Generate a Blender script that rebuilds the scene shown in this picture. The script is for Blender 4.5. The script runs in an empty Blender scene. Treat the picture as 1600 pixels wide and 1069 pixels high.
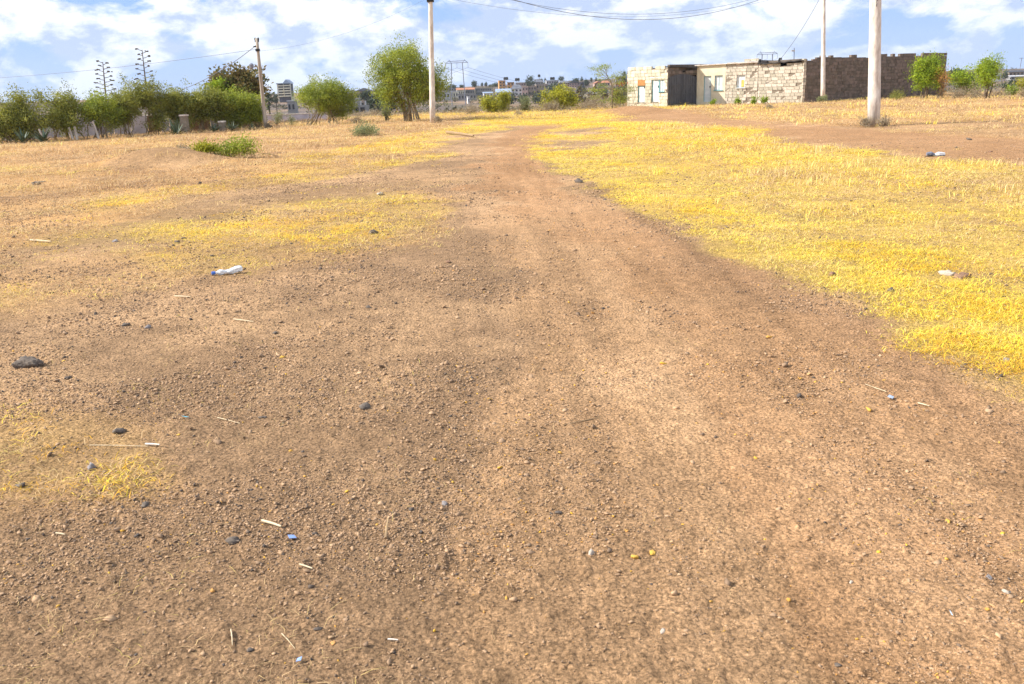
import bpy, math, random
import numpy as np
from mathutils import Vector, Matrix

# ------------------------------------------------------------------ camera, sky, sun
FPX = 1400.0                      # focal length in pixels of the 1600 px wide photograph
PITCH = math.radians(15.81)
ROLL = math.radians(2.0)
EYE = 1.6
sc = bpy.context.scene
C = sc.collection
fw = np.array([0, math.cos(PITCH), -math.sin(PITCH)])
r0 = np.array([1.0, 0, 0])
u0 = np.cross(r0, fw)
rt = math.cos(ROLL) * r0 - math.sin(ROLL) * u0
up = math.cos(ROLL) * u0 + math.sin(ROLL) * r0
cam = bpy.data.cameras.new('camera')
cam.lens = FPX / 1600 * 36
cam.sensor_width = 36
cam.clip_start = 0.05
cam.clip_end = 12000
camo = bpy.data.objects.new('camera', cam)
camo.matrix_world = Matrix(((rt[0], up[0], -fw[0], 0), (rt[1], up[1], -fw[1], 0), (rt[2], up[2], -fw[2], EYE), (0, 0, 0, 1)))
C.objects.link(camo)
sc.camera = camo

SUN_EL = 38.0
SUN_AZ_BEHIND = 3.0                # sun stands to the left, a touch behind the camera
ca = math.radians(SUN_AZ_BEHIND)
sun_dir = Vector((-math.cos(ca) * math.cos(math.radians(SUN_EL)), -math.sin(ca) * math.cos(math.radians(SUN_EL)), math.sin(math.radians(SUN_EL))))
sl = bpy.data.lights.new('sun', 'SUN')
sl.energy = 5.0
sl.angle = math.radians(0.55)
sl.color = (1.0, 0.95, 0.87)
so = bpy.data.objects.new('sun', sl)
so.rotation_euler = sun_dir.to_track_quat('Z', 'Y').to_euler()
C.objects.link(so)

w = bpy.data.worlds.new('World')
sc.world = w
w.use_nodes = True
nt = w.node_tree
nt.nodes.clear()
N = nt.nodes.new
L = nt.links.new
sky = N('ShaderNodeTexSky')
sky.sky_type = 'NISHITA'
sky.sun_disc = False
sky.sun_elevation = math.radians(SUN_EL)
sky.sun_rotation = math.atan2(sun_dir.x, sun_dir.y)
sky.air_density = 1.0
sky.dust_density = 0.3
sky.ozone_density = 2.0
tc = N('ShaderNodeTexCoord')
mp = N('ShaderNodeMapping')
mp.inputs['Scale'].default_value = (1.0, 1.0, 1.9)
mp.inputs['Location'].default_value = (0.35, 0.1, 0.22)
L(tc.outputs['Generated'], mp.inputs['Vector'])
n1 = N('ShaderNodeTexNoise')
n1.inputs['Scale'].default_value = 8.0
n1.inputs['Detail'].default_value = 9
n1.inputs['Roughness'].default_value = 0.56
n1.inputs['Distortion'].default_value = 0.25
L(mp.outputs[0], n1.inputs['Vector'])
cr = N('ShaderNodeValToRGB')
cr.color_ramp.elements[0].position = 0.40
cr.color_ramp.elements[1].position = 0.465
L(n1.outputs['Fac'], cr.inputs['Fac'])
n2 = N('ShaderNodeTexNoise')
n2.inputs['Scale'].default_value = 14.0
n2.inputs['Detail'].default_value = 8
n2.inputs['Roughness'].default_value = 0.6
L(mp.outputs[0], n2.inputs['Vector'])
cc = N('ShaderNodeValToRGB')       # the clouds' own shading: lilac grey bellies to white tops
cc.color_ramp.elements[0].position = 0.42
cc.color_ramp.elements[0].color = (5.0, 6.0, 8.2, 1)
cc.color_ramp.elements[1].position = 0.535
cc.color_ramp.elements[1].color = (10.0, 10.2, 10.5, 1)
L(n2.outputs['Fac'], cc.inputs['Fac'])
tint = N('ShaderNodeMix')
tint.data_type = 'RGBA'
tint.inputs[0].default_value = 0.8
tint.inputs[7].default_value = (3.0, 4.9, 8.8, 1)
L(sky.outputs[0], tint.inputs[6])
mixc = N('ShaderNodeMix')
mixc.data_type = 'RGBA'
cf = N('ShaderNodeMath')
cf.operation = 'MULTIPLY'
cf.inputs[1].default_value = 0.92
L(cr.outputs[0], cf.inputs[0])
L(cf.outputs[0], mixc.inputs[0])
L(tint.outputs[2], mixc.inputs[6])
L(cc.outputs[0], mixc.inputs[7])
# pale air low over the horizon
sep = N('ShaderNodeSeparateXYZ')
L(tc.outputs['Generated'], sep.inputs[0])
mr = N('ShaderNodeMapRange')
mr.inputs['From Min'].default_value = 0.0
mr.inputs['From Max'].default_value = 0.09
mr.inputs['To Min'].default_value = 0.6
mr.inputs['To Max'].default_value = 0.0
L(sep.outputs['Z'], mr.inputs['Value'])
mixh = N('ShaderNodeMix')
mixh.data_type = 'RGBA'
mixh.inputs[7].default_value = (4.9, 6.2, 8.9, 1)
L(mr.outputs[0], mixh.inputs[0])
L(mixc.outputs[2], mixh.inputs[6])
bg = N('ShaderNodeBackground')
bg.inputs['Strength'].default_value = 0.075
L(mixh.outputs[2], bg.inputs['Color'])
wo = N('ShaderNodeOutputWorld')
L(bg.outputs[0], wo.inputs[0])

sc.view_settings.view_transform = 'Standard'
sc.view_settings.look = 'None'
sc.view_settings.gamma = 1.0
sc.view_settings.exposure = 0.7
sc.cycles.max_bounces = 5
sc.cycles.transparent_max_bounces = 6
sc.cycles.use_denoising = True
sc.cycles.denoiser = 'OPENIMAGEDENOISE'
sc.cycles.denoising_input_passes = 'RGB_ALBEDO_NORMAL'
sc.cycles.denoising_prefilter = 'FAST'

rng = np.random.default_rng(7)
random.seed(7)

# ------------------------------------------------------------------ helpers
def ray(px, py):
    d = fw * FPX + rt * (px - 800.0) + up * (534.5 - py)
    return d / np.linalg.norm(d)

def at(px, py, D):
    """point seen at (px, py) that stands D metres out along +Y"""
    d = ray(px, py)
    return np.array([0, 0, EYE]) + d * (D / d[1])

def ground(px, py):
    d = ray(px, py)
    return np.array([0, 0, EYE]) + d * (-EYE / d[2])

def project(X, Y, Z):
    v = np.stack([X, Y, Z - EYE], -1)
    zc = v @ fw
    zc = np.where(zc < 0.05, 0.05, zc)
    return 800 + FPX * (v @ rt) / zc, 534.5 - FPX * (v @ up) / zc, (v @ fw)

def vnoise(x, y, seed=0):
    xi = np.floor(x).astype(np.int64)
    yi = np.floor(y).astype(np.int64)
    xf = x - xi
    yf = y - yi
    def h(a, b):
        n = (a * 374761393 + b * 668265263 + seed * 1442695041) & 0xFFFFFFFF
        n = ((n ^ (n >> 13)) * 1274126177) & 0xFFFFFFFF
        n = (n ^ (n >> 16)) & 0xFFFFFFFF
        return n / 4294967295.0
    u = xf * xf * (3 - 2 * xf)
    v = yf * yf * (3 - 2 * yf)
    a = h(xi, yi) * (1 - u) + h(xi + 1, yi) * u
    b = h(xi, yi + 1) * (1 - u) + h(xi + 1, yi + 1) * u
    return a * (1 - v) + b * v

def fbm(x, y, wl, octv=4, seed=0, gain=0.5):
    s = 0
    a = 1.0
    t = 0
    x = np.asarray(x, float)
    y = np.asarray(y, float)
    for k in range(octv):
        f = (2.03 ** k) / wl
        s = s + a * vnoise(x * f + 17.3 * k, y * f - 9.1 * k, seed + k)
        t += a
        a *= gain
    return s / t                     # 0..1, mean .5

def tag(o, label=None, cat=None, group=None, kind=None):
    if label: o['label'] = label
    if cat: o['category'] = cat
    if group: o['group'] = group
    if kind: o['kind'] = kind
    return o

def empty(name, loc, label, cat, group=None, rz=0.0):
    o = bpy.data.objects.new(name, None)
    C.objects.link(o)
    o.location = loc
    o.rotation_euler = (0, 0, rz)
    o.empty_display_size = 0.2
    return tag(o, label, cat, group)

class MB:
    def __init__(s):
        s.v = []
        s.f = []
        s.m = []
    def add(s, vs, fs, mi=0):
        b = len(s.v)
        s.v += [tuple(float(c) for c in p) for p in vs]
        s.f += [tuple(b + i for i in f) for f in fs]
        s.m += [mi] * len(fs)
    def box(s, lo, hi, mi=0, M=None, jit=0.0):
        (x0, y0, z0), (x1, y1, z1) = lo, hi
        vs = [(x0, y0, z0), (x1, y0, z0), (x1, y1, z0), (x0, y1, z0), (x0, y0, z1), (x1, y0, z1), (x1, y1, z1), (x0, y1, z1)]
        if jit: vs = [tuple(c + random.uniform(-jit, jit) for c in p) for p in vs]
        if M is not None: vs = [tuple(M @ Vector(p)) for p in vs]
        s.add(vs, [(0, 3, 2, 1), (4, 5, 6, 7), (0, 1, 5, 4), (1, 2, 6, 5), (2, 3, 7, 6), (3, 0, 4, 7)], mi)
    def tube(s, pts, rad, n=6, mi=0, cap=True):
        pts = [Vector(p) for p in pts]
        rings = []
        for i, p in enumerate(pts):
            t = (pts[min(i + 1, len(pts) - 1)] - pts[max(i - 1, 0)])
            if t.length < 1e-9: t = Vector((0, 0, 1))
            t.normalize()
            a = t.cross(Vector((0.31, 0.95, 0.05)))
            if a.length < 1e-3: a = t.cross(Vector((1, 0, 0)))
            a.normalize()
            b = t.cross(a)
            r = rad[i] if hasattr(rad, '__len__') else rad
            rings.append([p + a * (r * math.cos(2 * math.pi * k / n)) + b * (r * math.sin(2 * math.pi * k / n)) for k in range(n)])
        vs = [v for rg in rings for v in rg]
        fs = []
        for i in range(len(pts) - 1):
            for k in range(n):
                fs.append((i * n + k, i * n + (k + 1) % n, (i + 1) * n + (k + 1) % n, (i + 1) * n + k))
        if cap:
            fs.append(tuple(range(n - 1, -1, -1)))
            fs.append(tuple((len(pts) - 1) * n + k for k in range(n)))
        s.add(vs, fs, mi)
    def build(s, name, mat, parent=None, smooth=False, loc=None):
        me = bpy.data.meshes.new(name)
        me.from_pydata(s.v, [], s.f)
        for m in (mat if isinstance(mat, (list, tuple)) else [mat]): me.materials.append(m)
        if isinstance(mat, (list, tuple)): me.polygons.foreach_set('material_index', s.m)
        if smooth: me.polygons.foreach_set('use_smooth', [True] * len(me.polygons))
        me.update()
        o = bpy.data.objects.new(name, me)
        C.objects.link(o)
        if parent is not None: o.parent = parent
        if loc is not None: o.location = loc
        return o

def np_mesh(name, verts, faces, mat, smooth=False, cols=None, link=True):
    """faces: (n,k) int array"""
    me = bpy.data.meshes.new(name)
    n, k = faces.shape
    me.vertices.add(len(verts))
    me.vertices.foreach_set('co', np.asarray(verts, np.float32).ravel())
    me.loops.add(n * k)
    me.loops.foreach_set('vertex_index', faces.astype(np.int32).ravel())
    me.polygons.add(n)
    me.polygons.foreach_set('loop_start', np.arange(0, n * k, k, dtype=np.int32))
    me.polygons.foreach_set('loop_total', np.full(n, k, np.int32))
    if smooth: me.polygons.foreach_set('use_smooth', np.ones(n, bool))
    me.update(calc_edges=True)
    me.validate()
    if cols is not None:
        a = me.color_attributes.new('Col', 'FLOAT_COLOR', 'POINT')
        a.data.foreach_set('color', np.asarray(cols, np.float32).ravel())
    if mat: me.materials.append(mat)
    o = bpy.data.objects.new(name, me)
    if link: C.objects.link(o)
    return o

# ------------------------------------------------------------------ materials
def mat_new(name):
    m = bpy.data.materials.new(name)
    m.use_nodes = True
    n = m.node_tree
    n.nodes.clear()
    out = n.nodes.new('ShaderNodeOutputMaterial')
    b = n.nodes.new('ShaderNodeBsdfPrincipled')
    n.links.new(b.outputs[0], out.inputs[0])
    b.inputs['Specular IOR Level'].default_value = 0.25
    return m, n, b, out

def mat(name, c1, c2=None, scale=3.0, rough=0.85, bump=0.3, bdist=0.01, bscale=None, metal=0.0, streak=None, island=0.0, spec=0.25):
    m, n, b, out = mat_new(name)
    b.inputs['Roughness'].default_value = rough
    b.inputs['Metallic'].default_value = metal
    b.inputs['Specular IOR Level'].default_value = spec
    c2 = c2 or tuple(c * 0.7 for c in c1)
    t = n.nodes.new('ShaderNodeTexCoord')
    mp_ = n.nodes.new('ShaderNodeMapping')
    if streak: mp_.inputs['Scale'].default_value = streak
    n.links.new(t.outputs['Object'], mp_.inputs[0])
    no = n.nodes.new('ShaderNodeTexNoise')
    no.inputs['Scale'].default_value = scale
    no.inputs['Detail'].default_value = 7
    no.inputs['Roughness'].default_value = 0.62
    n.links.new(mp_.outputs[0], no.inputs['Vector'])
    rp = n.nodes.new('ShaderNodeValToRGB')
    rp.color_ramp.elements[0].position = 0.36
    rp.color_ramp.elements[1].position = 0.64
    rp.color_ramp.elements[0].color = (*c2, 1)
    rp.color_ramp.elements[1].color = (*c1, 1)
    n.links.new(no.outputs['Fac'], rp.inputs[0])
    last = rp.outputs[0]
    if island > 0:
        oi = n.nodes.new('ShaderNodeObjectInfo')
        ge = n.nodes.new('ShaderNodeNewGeometry')
        ad = n.nodes.new('ShaderNodeMath'); ad.operation = 'ADD'
        n.links.new(oi.outputs['Random'], ad.inputs[0]); n.links.new(ge.outputs['Random Per Island'], ad.inputs[1])
        fr = n.nodes.new('ShaderNodeMath'); fr.operation = 'FRACT'
        n.links.new(ad.outputs[0], fr.inputs[0])
        mr_ = n.nodes.new('ShaderNodeMapRange')
        mr_.inputs['To Min'].default_value = 1 - island
        mr_.inputs['To Max'].default_value = 1 + island
        n.links.new(fr.outputs[0], mr_.inputs['Value'])
        hs = n.nodes.new('ShaderNodeHueSaturation')
        n.links.new(last, hs.inputs['Color']); n.links.new(mr_.outputs[0], hs.inputs['Value'])
        m2 = n.nodes.new('ShaderNodeMapRange')
        m2.inputs['To Min'].default_value = 0.5 + island * 0.06
        m2.inputs['To Max'].default_value = 0.5 - island * 0.06
        n.links.new(fr.outputs[0], m2.inputs['Value']); n.links.new(m2.outputs[0], hs.inputs['Hue'])
        last = hs.outputs[0]
    n.links.new(last, b.inputs['Base Color'])
    if bump > 0:
        nb = n.nodes.new('ShaderNodeTexNoise')
        nb.inputs['Scale'].default_value = bscale or scale * 6
        nb.inputs['Detail'].default_value = 5
        n.links.new(mp_.outputs[0], nb.inputs['Vector'])
        bp = n.nodes.new('ShaderNodeBump')
        bp.inputs['Strength'].default_value = bump
        bp.inputs['Distance'].default_value = bdist
        n.links.new(nb.outputs['Fac'], bp.inputs['Height'])
        n.links.new(bp.outputs[0], b.inputs['Normal'])
    return m

def leaf_mat(name, ca_, cb_, trans=0.35):
    m, n, b, out = mat_new(name)
    b.inputs['Roughness'].default_value = 0.6
    ge = n.nodes.new('ShaderNodeNewGeometry')
    t = n.nodes.new('ShaderNodeTexCoord')
    no = n.nodes.new('ShaderNodeTexNoise'); no.inputs['Scale'].default_value = 1.7; no.inputs['Detail'].default_value = 3
    n.links.new(t.outputs['Object'], no.inputs['Vector'])
    ad = n.nodes.new('ShaderNodeMath'); ad.operation = 'MULTIPLY_ADD'
    ad.inputs[1].default_value = 0.5
    n.links.new(ge.outputs['Random Per Island'], ad.inputs[0])
    su = n.nodes.new('ShaderNodeMath'); su.operation = 'MULTIPLY_ADD'; su.inputs[1].default_value = 1.6; su.inputs[2].default_value = -0.55
    n.links.new(no.outputs['Fac'], su.inputs[0])
    n.links.new(su.outputs[0], ad.inputs[2])
    rp = n.nodes.new('ShaderNodeValToRGB')
    rp.color_ramp.elements[0].color = (*cb_, 1); rp.color_ramp.elements[0].position = 0.1
    rp.color_ramp.elements[1].color = (*ca_, 1); rp.color_ramp.elements[1].position = 0.9
    n.links.new(ad.outputs[0], rp.inputs[0])
    n.links.new(rp.outputs[0], b.inputs['Base Color'])
    tr = n.nodes.new('ShaderNodeBsdfTranslucent')
    n.links.new(rp.outputs[0], tr.inputs['Color'])
    mx = n.nodes.new('ShaderNodeMixShader'); mx.inputs[0].default_value = trans
    n.links.new(b.outputs[0], mx.inputs[1]); n.links.new(tr.outputs[0], mx.inputs[2])
    n.links.new(mx.outputs[0], out.inputs[0])
    return m

M = {}
M['stone_light'] = mat('pale cut stone', (0.70, 0.635, 0.51), (0.40, 0.35, 0.27), 7, island=0.26, bump=0.6, bscale=40)
M['stone_shop'] = mat('yellowish cut stone', (0.74, 0.68, 0.52), (0.46, 0.41, 0.30), 7, island=0.28, bump=0.6, bscale=40)
M['stone_dark'] = mat('shade-darkened cut stone', (0.21, 0.168, 0.138), (0.13, 0.104, 0.086), 4, island=0.22, bump=0.6, bscale=40)  # darker copy of the cut stone, shade of the unlit walls put into its colour
M['mortar'] = mat('mortar', (0.30, 0.25, 0.19), (0.20, 0.165, 0.125), 6)
M['mortar_dark'] = mat('shade-darkened mortar', (0.15, 0.12, 0.10), (0.10, 0.08, 0.065), 6)  # joints of the unlit walls, their shade mixed into the colour
M['plaster'] = mat('cream plaster', (0.82, 0.74, 0.54), (0.68, 0.60, 0.42), 2.2, bump=0.2)
M['door_white'] = mat('chalky white door paint', (0.78, 0.80, 0.78), (0.62, 0.68, 0.67), 3, rough=0.5, bump=0.1)
M['frame_blue'] = mat('turquoise frame paint', (0.22, 0.44, 0.46), (0.14, 0.32, 0.34), 6, rough=0.5, bump=0.1)
M['orange_board'] = mat('orange brown board', (0.55, 0.27, 0.10), (0.38, 0.17, 0.06), 6)
M['gate'] = mat('dull grey gate steel', (0.10, 0.105, 0.12), (0.065, 0.068, 0.08), 4, rough=0.55, bump=0.2, streak=(1, 1, 0.3))
M['roof'] = mat('dark roofing sheet', (0.07, 0.065, 0.06), (0.04, 0.035, 0.035), 4, rough=0.6)
M['concrete'] = mat('pole concrete', (0.80, 0.74, 0.66), (0.50, 0.42, 0.36), 2.2, bump=0.6, bscale=22, bdist=0.012, streak=(3, 3, 0.9))
M['wood_pole'] = mat('weathered pole wood', (0.50, 0.44, 0.36), (0.28, 0.22, 0.17), 6, bump=0.4, streak=(1, 1, 0.08))
M['black'] = mat('black fittings', (0.03, 0.03, 0.03), (0.02, 0.02, 0.02), 5, rough=0.5)
M['wire'] = mat('cable', (0.16, 0.17, 0.20), (0.12, 0.13, 0.15), 5, rough=0.5, bump=0)
M['steel'] = mat('galvanised steel', (0.22, 0.24, 0.30), (0.15, 0.16, 0.20), 4, rough=0.5, bump=0)
M['bark'] = mat('pale bark', (0.33, 0.26, 0.16), (0.17, 0.13, 0.08), 8, bump=0.3)
M['bark_dark'] = mat('dark bark', (0.16, 0.12, 0.08), (0.08, 0.06, 0.045), 8, bump=0.3)
M['leaf_green'] = leaf_mat('fresh green leaves', (0.42, 0.46, 0.05), (0.15, 0.20, 0.035))
M['leaf_hedge'] = leaf_mat('hedge leaves', (0.40, 0.40, 0.07), (0.13, 0.15, 0.035))
M['leaf_yellow'] = leaf_mat('yellow green leaves', (0.50, 0.48, 0.035), (0.20, 0.21, 0.03))
M['leaf_grey'] = leaf_mat('grey green leaves', (0.36, 0.38, 0.17), (0.17, 0.19, 0.09))
M['leaf_lime'] = leaf_mat('lime green leaves', (0.40, 0.50, 0.03), (0.14, 0.22, 0.02))
M['leaf_brown'] = leaf_mat('brown seed pods', (0.26, 0.17, 0.06), (0.07, 0.105, 0.03))
M['leaf_far'] = leaf_mat('far dark leaves', (0.085, 0.11, 0.06), (0.04, 0.055, 0.035), 0.15)
M['leaf_dry'] = leaf_mat('dry twigs', (0.42, 0.34, 0.22), (0.22, 0.17, 0.11), 0.1)
M['leaf_orange'] = leaf_mat('orange dead leaves', (0.62, 0.32, 0.08), (0.34, 0.18, 0.06), 0.2)
M['leaf_pink'] = leaf_mat('red blossom', (0.65, 0.10, 0.10), (0.35, 0.08, 0.05), 0.2)
M['agave'] = mat('blue green agave', (0.11, 0.15, 0.09), (0.05, 0.08, 0.05), 6, rough=0.5)
M['lilac_wall'] = mat('pale lilac wash', (0.60, 0.58, 0.66), (0.44, 0.42, 0.48), 1.5)
M['grey_sheet'] = mat('grey iron sheet', (0.34, 0.33, 0.36), (0.22, 0.21, 0.23), 2, rough=0.6)
M['brown_sheet'] = mat('rusty sheet', (0.28, 0.17, 0.10), (0.17, 0.10, 0.06), 3)
M['post'] = mat('bleached post wood', (0.66, 0.60, 0.52), (0.42, 0.36, 0.30), 5, streak=(1, 1, 0.2))
M['glass_dark'] = mat('dark opening', (0.035, 0.035, 0.04), (0.025, 0.025, 0.03), 3, rough=0.3, bump=0)

# ------------------------------------------------------------------ ground cover map (built from outlines on the ground)
W_, H_ = 1600, 1069
def raster(polys):
    """outlines given as photo pixels, turned into coverage on the ground"""
    gx, gy = np.meshgrid(np.arange(0, W_, 2) + 0.5, np.arange(150, H_) + 0.5)
    out = np.zeros(gx.shape, np.float32)
    for val, poly in polys:
        ins = np.zeros(gx.shape, bool)
        n = len(poly)
        ys = [p[1] for p in poly]
        for i in range(n):
            x1, y1 = poly[i]
            x2, y2 = poly[(i + 1) % n]
            if y1 == y2: continue
            c = ((y1 > gy) != (y2 > gy)) & (gx < (x2 - x1) * (gy - y1) / (y2 - y1) + x1)
            ins ^= c
        out[ins] = val
    return out

def blur(a, rx, ry):
    for ax, r in ((0, ry), (1, rx)):
        if r < 1: continue
        k = 2 * r + 1
        p = np.pad(a, [(r + 1, r) if i == ax else (0, 0) for i in range(2)], mode='edge')
        cs = np.cumsum(p, axis=ax, dtype=np.float64)
        a = (np.take(cs, range(k, cs.shape[ax]), ax) - np.take(cs, range(0, cs.shape[ax] - k), ax)) / k
    return a

FAR = 4000
yellow = raster([
    (1.0, [(850, 203), (838, 222), (822, 238), (868, 252), (890, 272), (925, 292), (960, 312), (1010, 333), (1060, 352), (1100, 372), (1150, 398), (1190, 418), (1240, 436), (1290, 454), (1350, 478), (1390, 500), (1430, 520), (1448, 552), (1480, 585), (1510, 612), (1600, 622), (1600, 262), (1540, 254), (1450, 247), (1350, 238), (1250, 227), (1180, 214), (1120, 203), (1050, 195), (980, 190), (900, 193)]),
    (0.0, [(850, 219), (930, 217), (940, 227), (880, 234), (845, 230)]),
    (0.0, [(850, 207), (960, 198), (970, 203), (880, 213)]),
    (0.85, [(1095, 201), (1130, 197), (1190, 203), (1180, 210), (1110, 209)]),
    (0.9, [(720, 186), (760, 180), (860, 178), (960, 181), (985, 186), (930, 189), (870, 195), (830, 198), (780, 196), (735, 193)]),
    (0.8, [(690, 205), (725, 195), (780, 202), (740, 212), (700, 213)]),
    (0.75, [(540, 172), (600, 175), (700, 178), (700, 186), (600, 186), (540, 180)]),
    (0.95, [(700, 178), (780, 172), (880, 170), (960, 171), (940, 176), (830, 178), (740, 182)]),
    (0.8, [(980, 166), (1060, 163), (1085, 166), (1020, 172), (975, 176)]),
    # bands in the left field
    (0.58, [(120, 318), (250, 296), (330, 285), (430, 272), (520, 262), (640, 243), (700, 236), (705, 246), (600, 262), (520, 278), (400, 288), (300, 305), (200, 325), (120, 335)]),
    (0.52, [(60, 370), (180, 355), (300, 335), (400, 322), (520, 308), (640, 300), (700, 315), (690, 345), (620, 365), (560, 385), (470, 400), (380, 398), (300, 385), (180, 372), (90, 385)]),
    (0.55, [(180, 398), (280, 392), (400, 400), (420, 415), (300, 425), (210, 415)]),
    (0.3, [(0, 452), (60, 446), (90, 455), (40, 470), (0, 475)]),
    (0.42, [(0, 660), (60, 650), (130, 660), (190, 680), (270, 700), (285, 725), (230, 765), (150, 785), (90, 775), (0, 790)]),
    (0.6, [(640, 212), (700, 205), (720, 218), (650, 228), (560, 236), (560, 226)]),
    (0.6, [(500, 235), (640, 222), (700, 225), (620, 240), (500, 252), (440, 255)]),
])
straw = raster([
    (1.0, [(0, 150), (420, 150), (560, 150), (700, 150), (700, 205), (690, 222), (640, 245), (560, 268), (430, 285), (330, 300), (200, 345), (0, 400)]),
    (0.0, [(185, 245), (300, 232), (345, 250), (300, 268), (200, 262)]),
    (0.5, [(0, 150), (10, 415), (180, 395), (300, 375), (480, 330), (700, 290), (700, 360), (560, 410), (300, 440), (0, 500)]),
    (0.9, [(0, 150), (700, 150), (700, 205), (690, 222), (640, 245), (560, 268), (430, 285), (330, 300), (200, 330), (0, 355)]),
    (0.25, [(185, 247), (300, 236), (345, 250), (300, 266), (200, 262)]),
    (0.15, [(200, 345), (330, 318), (560, 286), (700, 262), (720, 280), (600, 300), (420, 318), (300, 335), (200, 360), (60, 372)]),
    (0.7, [(700, 150), (1080, 150), (1000, 166), (960, 178), (830, 186), (700, 190)]),
    (0.95, [(1085, 150), (1600, 150), (1600, 206), (1500, 203), (1400, 200), (1300, 198), (1200, 192), (1130, 187), (1090, 178), (1060, 170)]),
    (0.4, [(1360, 197), (1500, 190), (1600, 192), (1600, 222), (1500, 214), (1400, 206)]),
    (0.35, [(0, 620), (60, 610), (150, 640), (290, 690), (300, 740), (240, 800), (100, 820), (0, 830)]),
    (0.25, [(1490, 590), (1600, 570), (1600, 660), (1530, 640)]),
    (0.5, [(950, 200), (1050, 197), (1200, 216), (1400, 244), (1600, 264), (1600, 430), (1450, 400), (1250, 330), (1050, 260)]),
])
red = raster([   # smooth reddish trodden earth
    (1.0, [(640, 1069), (760, 700), (840, 480), (760, 330), (730, 260), (770, 215), (850, 188), (960, 176), (1000, 168), (1100, 168), (1110, 186), (1200, 192), (1400, 203), (1600, 214), (1600, 258), (1400, 240), (1200, 214), (1050, 192), (860, 205), (830, 240), (900, 300), (1050, 400), (1250, 520), (1450, 640), (1600, 760), (1600, 1069)]),
])
deep = raster([
    (1.0, [(735, 262), (775, 222), (800, 205), (850, 190), (960, 178), (1010, 172), (1100, 172), (1110, 184), (1200, 194), (1400, 205), (1600, 218), (1600, 256), (1400, 238), (1200, 212), (1050, 190), (860, 200), (828, 238), (880, 300), (960, 345), (900, 350), (800, 330), (740, 300)]),
    (0.7, [(880, 300), (960, 320), (1100, 385), (1300, 465), (1430, 530), (1500, 620), (1600, 640), (1600, 1069), (1330, 1069), (1180, 800), (1120, 620), (1040, 480), (930, 390), (820, 350)]),
])
def lookup(tex):
    hi = blur(tex, 2, 1)
    lo = blur(tex, 14, 16)
    rows = np.arange(150, H_)[:, None]
    t = np.clip((rows - 210) / 260, 0, 1)
    return hi * (1 - t) + lo * t
YE, ST, RE, DE = lookup(yellow), lookup(straw), lookup(red), lookup(deep)

def sample(tex, X, Y, default):
    wx = (fbm(X, Y, 1.1, 5, 11, 0.62) - 0.5) * 1.5
    wy = (fbm(X, Y, 1.1, 5, 23, 0.62) - 0.5) * 1.5
    k = np.clip(np.abs(Y) / 14, 0.35, 1.6)
    px, py, zc = project(X + wx * k, Y + wy * k, np.zeros_like(X))
    ix = np.clip((px / 2).astype(int), 0, tex.shape[1] - 1)
    iy = np.clip((py - 150).astype(int), 0, tex.shape[0] - 1)
    v = tex[iy, ix]
    ok = (zc > 0.3) & (px > -400) & (px < 2000) & (py < 1500)
    return np.where(ok, v, default)

# ------------------------------------------------------------------ terrain
RX = np.array([-3000, 0, 440, 560, 700, 800, 900, 1000, 1200, 1450, 1560, 1700, 5000.])
RH = np.array([4.0, 4.0, 3.6, 3.8, 4.0, 4.6, 5.8, 6.2, 5.0, 3.2, 2.6, 3.0, 3.0])
MOUNDS = [(ground(255, 256), 1.7, 1.1, 0.42), (ground(990, 178), 2.6, 1.1, 0.42), (ground(1085, 172), 1.6, 1.0, 0.08), (ground(440, 262), 1.5, 0.8, 0.10)]
def terrain(X, Y, fine=False):
    X = np.asarray(X, float); Y = np.asarray(Y, float)
    R = np.hypot(X, Y)
    pxr = 800 + FPX * X / np.maximum(Y, 1.0)
    Hh = np.interp(pxr, RX, RH)
    brow = 64 + 24 / (1 + np.exp(-(X - 4.5) * 1.2))
    brow = brow + np.clip(-X - 12, 0, 30) * 0.25
    z = np.zeros_like(R)
    d = np.maximum(R - brow, 0)
    z = -5.0 * np.clip(d / 90, 0, 1) ** 1.1
    z = np.where(R > 230, np.interp(R, [230, 400, 500], [-5.0, -4.2, -2.4]) + (Hh * 0.85 + 2.4) * np.clip((R - 500) / 125, 0, 1), z)
    amp = np.clip(R / 40, 0.15, 1)
    z = z + (fbm(X, Y, 7.0, 3, 3) - 0.5) * 0.16 * amp + np.clip((R - 90) / 200, 0, 1) * (fbm(X, Y, 60, 3, 5) - 0.5) * 1.6
    for c, rx, ry, h in MOUNDS:
        q = ((X - c[0]) / rx) ** 2 + ((Y - c[1]) / ry) ** 2
        z = z + h * np.exp(-q * 1.3)
    if fine:
        nr = np.clip(1.3 - R / 60, 0, 1)
        z = z + nr * ((fbm(X, Y, 0.9, 3, 31) - 0.5) * 0.045 + (fbm(X, Y, 0.16, 3, 37) - 0.5) * 0.022)
        nr2 = np.clip(1.2 - R / 10, 0, 1)
        ck = fbm(X, Y, 0.045, 2, 41)
        z = z + nr2 * np.clip(ck - 0.52, 0, 1) * 0.035
    return z

TC = np.array([ground(1150, 1069)[:2], ground(1090, 850)[:2], ground(1000, 650)[:2], ground(905, 450)[:2], ground(820, 310)[:2], ground(790, 235)[:2], ground(850, 195)[:2], ground(1000, 180)[:2]])
def lateral(X, Y):
    return X - np.interp(Y, TC[:, 1], TC[:, 0])
def streaks(X, Y):
    u = lateral(X, Y)
    fade = np.clip(1.2 - np.abs(Y) / 40, 0, 1)
    return ((fbm(u, Y * 0.09, 0.34, 3, 131) - 0.5) + 0.6 * (fbm(u, Y * 0.05, 0.12, 2, 137) - 0.5)) * fade

def gz(x, y):
    return float(terrain(np.array([x]), np.array([y]))[0])

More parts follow.
